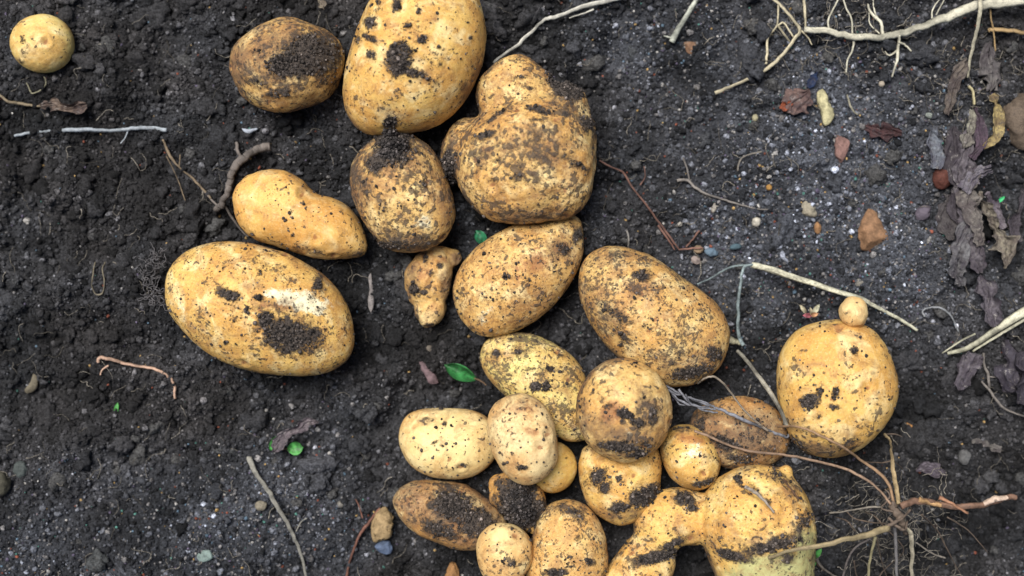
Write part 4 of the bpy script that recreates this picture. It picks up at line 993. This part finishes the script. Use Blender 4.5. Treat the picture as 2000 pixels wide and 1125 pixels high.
stone("stone", "blue-grey stone against the peeled scrap left of the heap", "stone", [(732, 1066), (745, 1056), (760, 1058), (766, 1070), (764, 1082), (750, 1082), (736, 1074)], lin(104, 120, 148), 10, 0, None, 0.3)
stone("potato_scrap", "broken pinkish-yellow potato scrap left of the dark muddy potato", "potato scrap", [(727, 1020), (735, 1000), (750, 990), (762, 998), (767, 1025), (764, 1048), (748, 1056), (732, 1058), (726, 1045)], lin(184, 158, 116), 17, -0.1, None, 0.2, rough=0.16)
stone("leaf_scrap", "small orange scrap at the bottom edge left of the heap", "scrap", [(870, 1122), (880, 1098), (892, 1105), (895, 1135), (872, 1140)], lin(172, 128, 82), 8, -0.1, None, 0.2, rough=0.15)
stone("wood_chip", "small orange chip right of the big round golden potato", "chip", [(1770, 826), (1780, 830), (1786, 840), (1776, 842)], lin(216, 158, 96), 6, -0.2, None, 0.2)
stone("pebble", "grey round clod-like pebble at the left below the loose potato soil", "pebble", ell(40, 917, 14, 17), lin(96, 104, 102), 12, 0, PG, 0.2)
stone("pebble", "olive-grey stone cut by the left edge low down", "pebble", ell(-4, 945, 25, 26), lin(84, 82, 70), 18, 0, PG, 0.2)
stone("pebble", "grey clod-like pebble right of the plant crown's upright root", "pebble", ell(1884, 893, 13, 16), lin(112, 112, 112), 11, 0, PG, 0.3)
stone("pebble", "small white pebble below the thick white root's drooping rootlet", "pebble", ell(1722, 164, 6, 6), lin(188, 176, 158), 5, 0, PG)
stone("pebble", "white sparkling pebble on gritty soil near the right side of the red patch", "pebble", ell(1815, 226, 8, 6, 20), lin(160, 168, 160), 6, 0, PG, 0.2)
stone("pebble", "tiny pale yellow pebble left of the reddish leaf", "pebble", ell(1475, 230, 6, 7), lin(178, 172, 140), 5, 0, PG)
stone("pebble", "tiny white pebble beside the reddish trailing root", "pebble", ell(1328, 438, 5, 5), lin(182, 178, 170), 5, 0, PG)
stone("pebble", "small orange pebble right of the grey curved rootlet", "pebble", ell(1502, 366, 6, 6), lin(196, 150, 84), 5, 0, PG)
stone("pebble", "brown and cream speckled pebble below the angular cream one", "pebble", ell(1597, 445, 7, 12), lin(182, 138, 96), 6, 0, PG, 0.3)
stone("pebble", "small grey pebble in the soil left of the tiny knobbly potato", "pebble", ell(838, 682, 8, 8), lin(120, 112, 102), 6, 0, PG, 0.3)
stone("pebble", "pale pebble in the soil between green sprout and heap", "pebble", ell(665, 985, 7, 7), lin(150, 146, 138), 6, 0, PG, 0.3)
stone("wood_chip", "thin white flake in dark soil left of the mud-capped potato", "flake", [(470, 250), (480, 252), (506, 250), (496, 256), (488, 260), (478, 258)], lin(196, 206, 220), 4, -0.5, None, 0.0)
stone("wood_chip", "silvery sliver of wood standing between the two oval potatoes", "sliver", [(716, 522), (721, 520), (727, 548), (731, 580), (728, 606), (722, 612), (718, 590), (722, 560)], lin(156, 150, 148), 6, -0.4, None, 0.1)
stone("wood_chip", "purplish wood sliver left of the green leaf", "sliver", [(812, 694), (822, 702), (838, 718), (852, 735), (856, 748), (842, 750), (830, 735)], lin(138, 116, 120), 8, -0.2, None, 0.3)
stone("wood_chip", "tan triangular chip above the bottom left gritty soil", "chip", [(48, 762), (60, 745), (68, 722), (74, 735), (72, 758), (56, 768)], lin(128, 120, 102), 7, -0.1, None, 0.4)

# ------------------------------------------------------------------ green leaves and sprouts
def leaf(name, label, cat, tip, base, width, col, curl=0.25, z0=3.0, z1=6.0, stalk=None, group=None, parent=None, mat=None):
    """a folded leaf from base to tip (pixels), thin but with real thickness"""
    a = P(*base, z0 * 1e-3); b = P(*tip, z1 * 1e-3)
    ax = b - a; L = np.linalg.norm(ax); ax /= L
    side = np.cross([0, 0, 1.0], ax); side /= np.linalg.norm(side); up = np.cross(ax, side)
    nu, nv = 18, 9; W = width * S / 2; V = []
    for lay in (0, 1):
        for i in range(nu):
            t = i / (nu - 1); w = W * (math.sin(math.pi * min(1, t * 0.96 + 0.02)) ** 0.62) * (0.75 + 0.5 * t)
            for j in range(nv):
                s = j / (nv - 1) * 2 - 1
                h = curl * W * (s * s) * 1.5 + math.sin(t * 3.1) * L * 0.12 - (0.00022 if lay else 0)
                h += 0.05 * W * math.sin(t * 17 + s * 4)
                V.append(a + ax * L * t + side * w * s + up * h)
    V = np.array(V); F = []
    def q(i, j, l): return l * nu * nv + i * nv + j
    for i in range(nu - 1):
        for j in range(nv - 1):
            F.append((q(i, j, 0), q(i + 1, j, 0), q(i + 1, j + 1, 0), q(i, j + 1, 0)))
            F.append((q(i, j, 1), q(i, j + 1, 1), q(i + 1, j + 1, 1), q(i + 1, j, 1)))
        for j in (0, nv - 1):
            F.append((q(i, j, 0), q(i, j, 1), q(i + 1, j, 1), q(i + 1, j, 0)))
    base_w = a if parent is None else np.array(parent.location)
    o = link(name, mesh_np(name, V - base_w, F), mat or M_LEAF, parent=parent, loc=tuple(base_w) if parent is None else (0, 0, 0)); o.color = col
    if parent is None: tag(o, label, cat, group)
    if stalk:
        Vs_, Fs_ = tube(world_path(stalk), 1.8 * S, 1.4 * S, 3, sides=6)
        k = link("leaf_stalk", mesh_np("leaf_stalk", Vs_ - base_w, Fs_), M_ROOT, parent=o if parent is None else parent); k.color = lin(120, 96, 74)
    return o
GREEN = (0.030, 0.16, 0.045, 1); LGREEN = (0.055, 0.22, 0.05, 1); TEAL = (0.022, 0.15, 0.07, 1)
leaf("leaf", "single bright green leaf with a thin stalk left of the pale speckled potato", "leaf", (868, 712), (926, 738), 30, GREEN, 0.95, 3, 7, [(926, 738, 3.5), (940, 745, 4), (950, 752, 4)])
leaf("leaf", "dark green scrap of leaf between the mud-capped and the netted potato", "leaf", (930, 450), (948, 478), 22, TEAL, 0.4, 2, 4)
sp = leaf("sprout", "tiny green seedling under a shrivelled leaf left of the heap", "seedling", (592, 874), (562, 876), 26, LGREEN, 0.3, 4, 5, [(562, 876, 4), (550, 878, 3), (540, 874, 3)])
leaf("seed_leaf", "", "", (544, 852), (528, 878), 16, LGREEN, 0.3, 3, 5, parent=sp)
leaf("sprout", "tiny bright green sprout on dark soil below the pinkish root", "seedling", (230, 786), (226, 816), 9, LGREEN, 0.3, 3, 5)
leaf("sprout", "tiny teal-green sprout in the dark soil at the right edge", "seedling", (1962, 384), (1946, 396), 7, (0.03, 0.38, 0.13, 1), 0.3, 3, 5)
sp = leaf("sprout", "light green sprig beside the greenish lobe at the bottom", "seedling", (1604, 1072), (1586, 1090), 11, LGREEN, 0.3, 14, 18, [(1588, 1090, 14), (1598, 1104, 10), (1610, 1115, 6)])
leaf("seed_leaf", "", "", (1582, 1100), (1594, 1098), 13, LGREEN, 0.3, 12, 12, parent=sp)
leaf("sprout", "thin green blade on the gritty soil at the bottom left edge", "seedling", (36, 1036), (12, 1040), 5, (0.04, 0.28, 0.08, 1), 0.3, 5, 5)
bl = leaf("sprout", "cluster of whitish-pink buds at the big round potato's upper left", "buds", (1562, 596), (1574, 612), 8, lin(216, 210, 180), 0.3, 12, 16)
for tp, w_, c_ in (((1582, 600), 6, lin(210, 204, 176)), ((1600, 594), 10, lin(196, 196, 170)), ((1568, 616), 9, lin(196, 116, 130)), ((1598, 612), 9, lin(206, 160, 120))):
    k = leaf("bud", "", "", tp, (1584, 616), w_, c_, 0.3, 12, 16, parent=bl)

# ------------------------------------------------------------------ withered crumpled leaves
def withered(label, pts, widths, col, seed, zmm=4.0, crump=0.35, group="withered leaf strips along the right edge", name="withered_leaf", cat="dry leaf"):
    path = [P(p[0], p[1], (p[2] if len(p) > 2 else zmm + ground_z(p[0], p[1]) * 1000) * 1e-3) for p in pts]
    c = open_curve(path, 16); n = len(c); t = np.linspace(0, 1, n)
    w = np.interp(t, np.linspace(0, 1, len(widths)), widths) * S / 2
    T = np.gradient(c, axis=0); T /= np.linalg.norm(T, axis=1)[:, None]
    A = np.cross(T, [0, 0, 1.0]); A /= np.linalg.norm(A, axis=1)[:, None]; B = np.cross(A, T)
    nv = 22; s = np.linspace(-1, 1, nv); rr = np.random.default_rng(seed)
    edge = 1 + 0.35 * np.interp(t * n, np.arange(0, n + 6, 6), rr.normal(0, 1, len(np.arange(0, n + 6, 6))))[:, None] * np.abs(s)[None]
    V = c[:, None] + A[:, None] * (w[:, None] * s[None] * edge)[..., None]
    V = V.reshape(-1, 3); size = w.max() * 2
    sd_ = np.tile(s, n); ln = np.repeat(np.cumsum(np.r_[0, np.linalg.norm(np.diff(c, axis=0), axis=1)]), nv)
    Q3 = np.stack([sd_ * size * 1.5 + 0.25 * size * np.sin(ln / size * 2.3), ln * 0.30, 0 * ln], 1)
    rdg = 1 - np.abs(wobble(Q3, size * 1.0, seed, 8)); rdg2 = 1 - np.abs(wobble(Q3 * [1, 2.2, 1], size * 0.5, seed + 5, 9))
    h = rdg * size * crump * 0.42 + rdg2 * size * crump * 0.16 + wobble(V * [1, 1, 0], size * 0.22, seed + 1, 10) * size * crump * 0.05
    roll = (np.tile(np.abs(s) ** 2, n) * np.repeat(w, nv)) * rr.uniform(-0.5, 0.9)
    V = V + B.repeat(nv, axis=0) * (h + roll)[:, None]
    V = V + np.stack([wobble(V, size * 0.4, seed + 2, 6), wobble(V, size * 0.4, seed + 3, 6), np.zeros(len(V))], 1) * size * 0.05
    V[:, 2] = np.maximum(V[:, 2], -0.003)
    top = V; bot = V - np.array([0, 0, 0.0003])
    ii = np.arange(n * nv).reshape(n, nv); m = n * nv
    Q = np.stack([ii[:-1, :-1].ravel(), ii[1:, :-1].ravel(), ii[1:, 1:].ravel(), ii[:-1, 1:].ravel()], 1)
    F = [Q, Q[:, ::-1] + m]
    for e in (ii[:, 0], ii[:, -1], ii[0], ii[-1]):
        F.append(np.stack([e[:-1], e[1:], e[1:] + m, e[:-1] + m], 1))
    base = path[0]
    o = link(name, mesh_np(name, np.vstack([top, bot]) - base, np.vstack(F)), M_DRY, loc=tuple(base)); o.color = col
    tag(o, label, cat, group)
    return o
MAUVE = lin(122, 116, 122); WG = lin(142, 136, 128); DM = lin(112, 100, 112)
withered("long crumpled mauve-grey leaf strip down the middle of the withered tangle", [(1892, 250), (1885, 300), (1880, 345), (1886, 400), (1896, 450), (1905, 500), (1912, 530)], [12, 34, 40, 30, 44, 40, 16], MAUVE, 1, 6, 0.5)
withered("pale crumpled leaf strip branching right of the mauve-grey one", [(1908, 338), (1895, 365), (1890, 400), (1905, 440), (1912, 480)], [16, 30, 34, 26, 16], WG, 2, 9, 0.5)
withered("twisted leaf strip with a tan stripe ending in a pale tip", [(1904, 380), (1925, 410), (1938, 440), (1952, 470), (1962, 495), (1960, 525)], [14, 24, 22, 34, 34, 8], lin(166, 158, 138), 3, 8, 0.45)
withered("ragged grey leaf strip left of the pale branching one, curling at its foot", [(1890, 430), (1876, 465), (1872, 500), (1866, 530), (1876, 556)], [20, 34, 30, 26, 8], lin(132, 132, 134), 31, 5, 0.5)
withered("frayed olive-white strip running beside the golden curled rim down the tangle", [(1900, 215), (1898, 245), (1890, 268), (1880, 290)], [10, 18, 22, 16], lin(176, 174, 156), 32, 8, 0.5)
withered("folded grey-violet scrap in the middle of the tangle, right of the red-brown lump", [(1935, 330), (1915, 336), (1898, 350), (1880, 372)], [14, 24, 26, 18], lin(146, 142, 150), 33, 10, 0.5)
withered("dark narrow strip forking right from the tan-striped one", [(1925, 375), (1938, 405), (1950, 432), (1962, 446)], [10, 18, 20, 8], lin(150, 142, 150), 34, 7, 0.4)
withered("blackish crumpled leaf low behind the mauve-grey strip", [(1860, 250), (1868, 300), (1866, 350), (1874, 410), (1880, 450)], [20, 44, 40, 50, 24], lin(86, 80, 86), 35, 2, 0.6)
withered("broad dull mauve leaf piece just above the split straw", [(1912, 540), (1922, 570), (1932, 605), (1940, 640)], [14, 34, 40, 26], lin(118, 112, 120), 4, 6, 0.4)
withered("purplish curled leaf rib beside the dark hollow", [(1904, 212), (1914, 245), (1912, 285), (1896, 310)], [8, 18, 22, 12], lin(102, 84, 98), 5, 9, 0.4)
withered("golden curled dry leaf rim hooked around the dark hollow", [(1936, 184), (1946, 208), (1950, 240), (1944, 268), (1920, 288)], [10, 17, 16, 16, 12], lin(196, 176, 118), 6, 10, 0.2)
withered("fan-shaped wrinkled dark leaf just below the split straw", [(1905, 690), (1892, 712), (1878, 740), (1874, 762)], [26, 50, 34, 10], lin(118, 112, 120), 7, 5, 0.6)
withered("dark crinkled leaf at the right edge below the straw", [(1960, 665), (1975, 700), (1970, 730), (1985, 760)], [20, 60, 66, 30], lin(84, 80, 92), 8, 3, 0.5)
withered("dark rumpled leaf cut by the right edge", [(1990, 690), (2010, 740), (2020, 790)], [40, 80, 50], lin(76, 72, 84), 9, 3, 0.5)
withered("pale blue-grey shred left of the withered tangle", [(1822, 245), (1820, 275), (1828, 305), (1824, 330)], [14, 30, 24, 18], lin(140, 148, 158), 10, 3, 0.5)
withered("brown-grey fibrous shred above the withered tangle", [(1888, 120), (1868, 150), (1856, 190), (1848, 225)], [10, 26, 22, 8], lin(126, 116, 106), 11, 4, 0.6)
withered("mottled grey crumpled leaf beneath the tan horizontal root", [(1930, 85), (1928, 120), (1938, 150), (1935, 180)], [10, 24, 46, 20], lin(128, 124, 122), 12, 4, 0.6)
withered("dull olive-grey leaf stub left of the mauve-grey strip", [(1852, 380), (1845, 410), (1848, 440), (1858, 470)], [12, 26, 26, 14], lin(104, 100, 98), 13, 3, 0.5)
withered("narrow shred in the shadow of the far right edge", [(2000, 370), (1990, 410), (1978, 440), (1985, 475)], [12, 22, 20, 16], lin(96, 90, 98), 14, 3, 0.6)
withered("mauve crumpled leaf scrap above the orange-brown root", [(1788, 918), (1812, 912), (1835, 922), (1848, 920)], [10, 26, 22, 6], lin(124, 116, 126), 15, 4, 0.5, group=None)
withered("reddish dead leaf beside the pale bean-like pod", [(1545, 222), (1552, 205), (1568, 190), (1580, 176)], [18, 40, 44, 12], lin(138, 112, 104), 16, 4, 0.35, group=None)
withered("small vivid orange leaf scrap touching the reddish leaf", [(1524, 205), (1534, 210), (1546, 200)], [10, 22, 10], lin(186, 100, 62), 17, 4, 0.3, group=None)
withered("dull red crumbled leaf patch above the blue-grey shred", [(1690, 248), (1715, 258), (1742, 256), (1760, 262)], [16, 30, 22, 8], lin(96, 64, 64), 18, 2, 0.5, group=None)
withered("small dark blue scrap above the reddish leaf", [(1578, 172), (1586, 158), (1596, 140)], [8, 18, 6], lin(36, 62, 104), 19, 2, 0.3, group=None, name="scrap", cat="scrap")
withered("grey shrivelled leaf arching over the green seedling", [(536, 880, 6), (548, 862, 8), (562, 846, 9), (585, 838, 9), (602, 824, 8), (622, 824, 6)], [6, 22, 24, 20, 18, 4], lin(140, 130, 134), 20, 5, 0.5, group=None)
withered("brown ragged shred below the small round potato", [(80, 208), (105, 205), (130, 212), (155, 212), (172, 206)], [8, 20, 20, 26, 10], lin(134, 116, 102), 21, 3, 0.6, group=None)
withered("pale leaf point hanging from the top edge left of the big golden potato", [(618, -12), (628, 4), (634, 20)], [22, 18, 3], lin(168, 158, 136), 22, 5, 0.3, group=None)
withered("pale grey splintered shred at the lower right above the plant crown's roots", [(1897, 862), (1915, 862), (1935, 872), (1955, 878)], [6, 14, 14, 10], lin(130, 126, 120), 23, 3, 0.5, group=None)
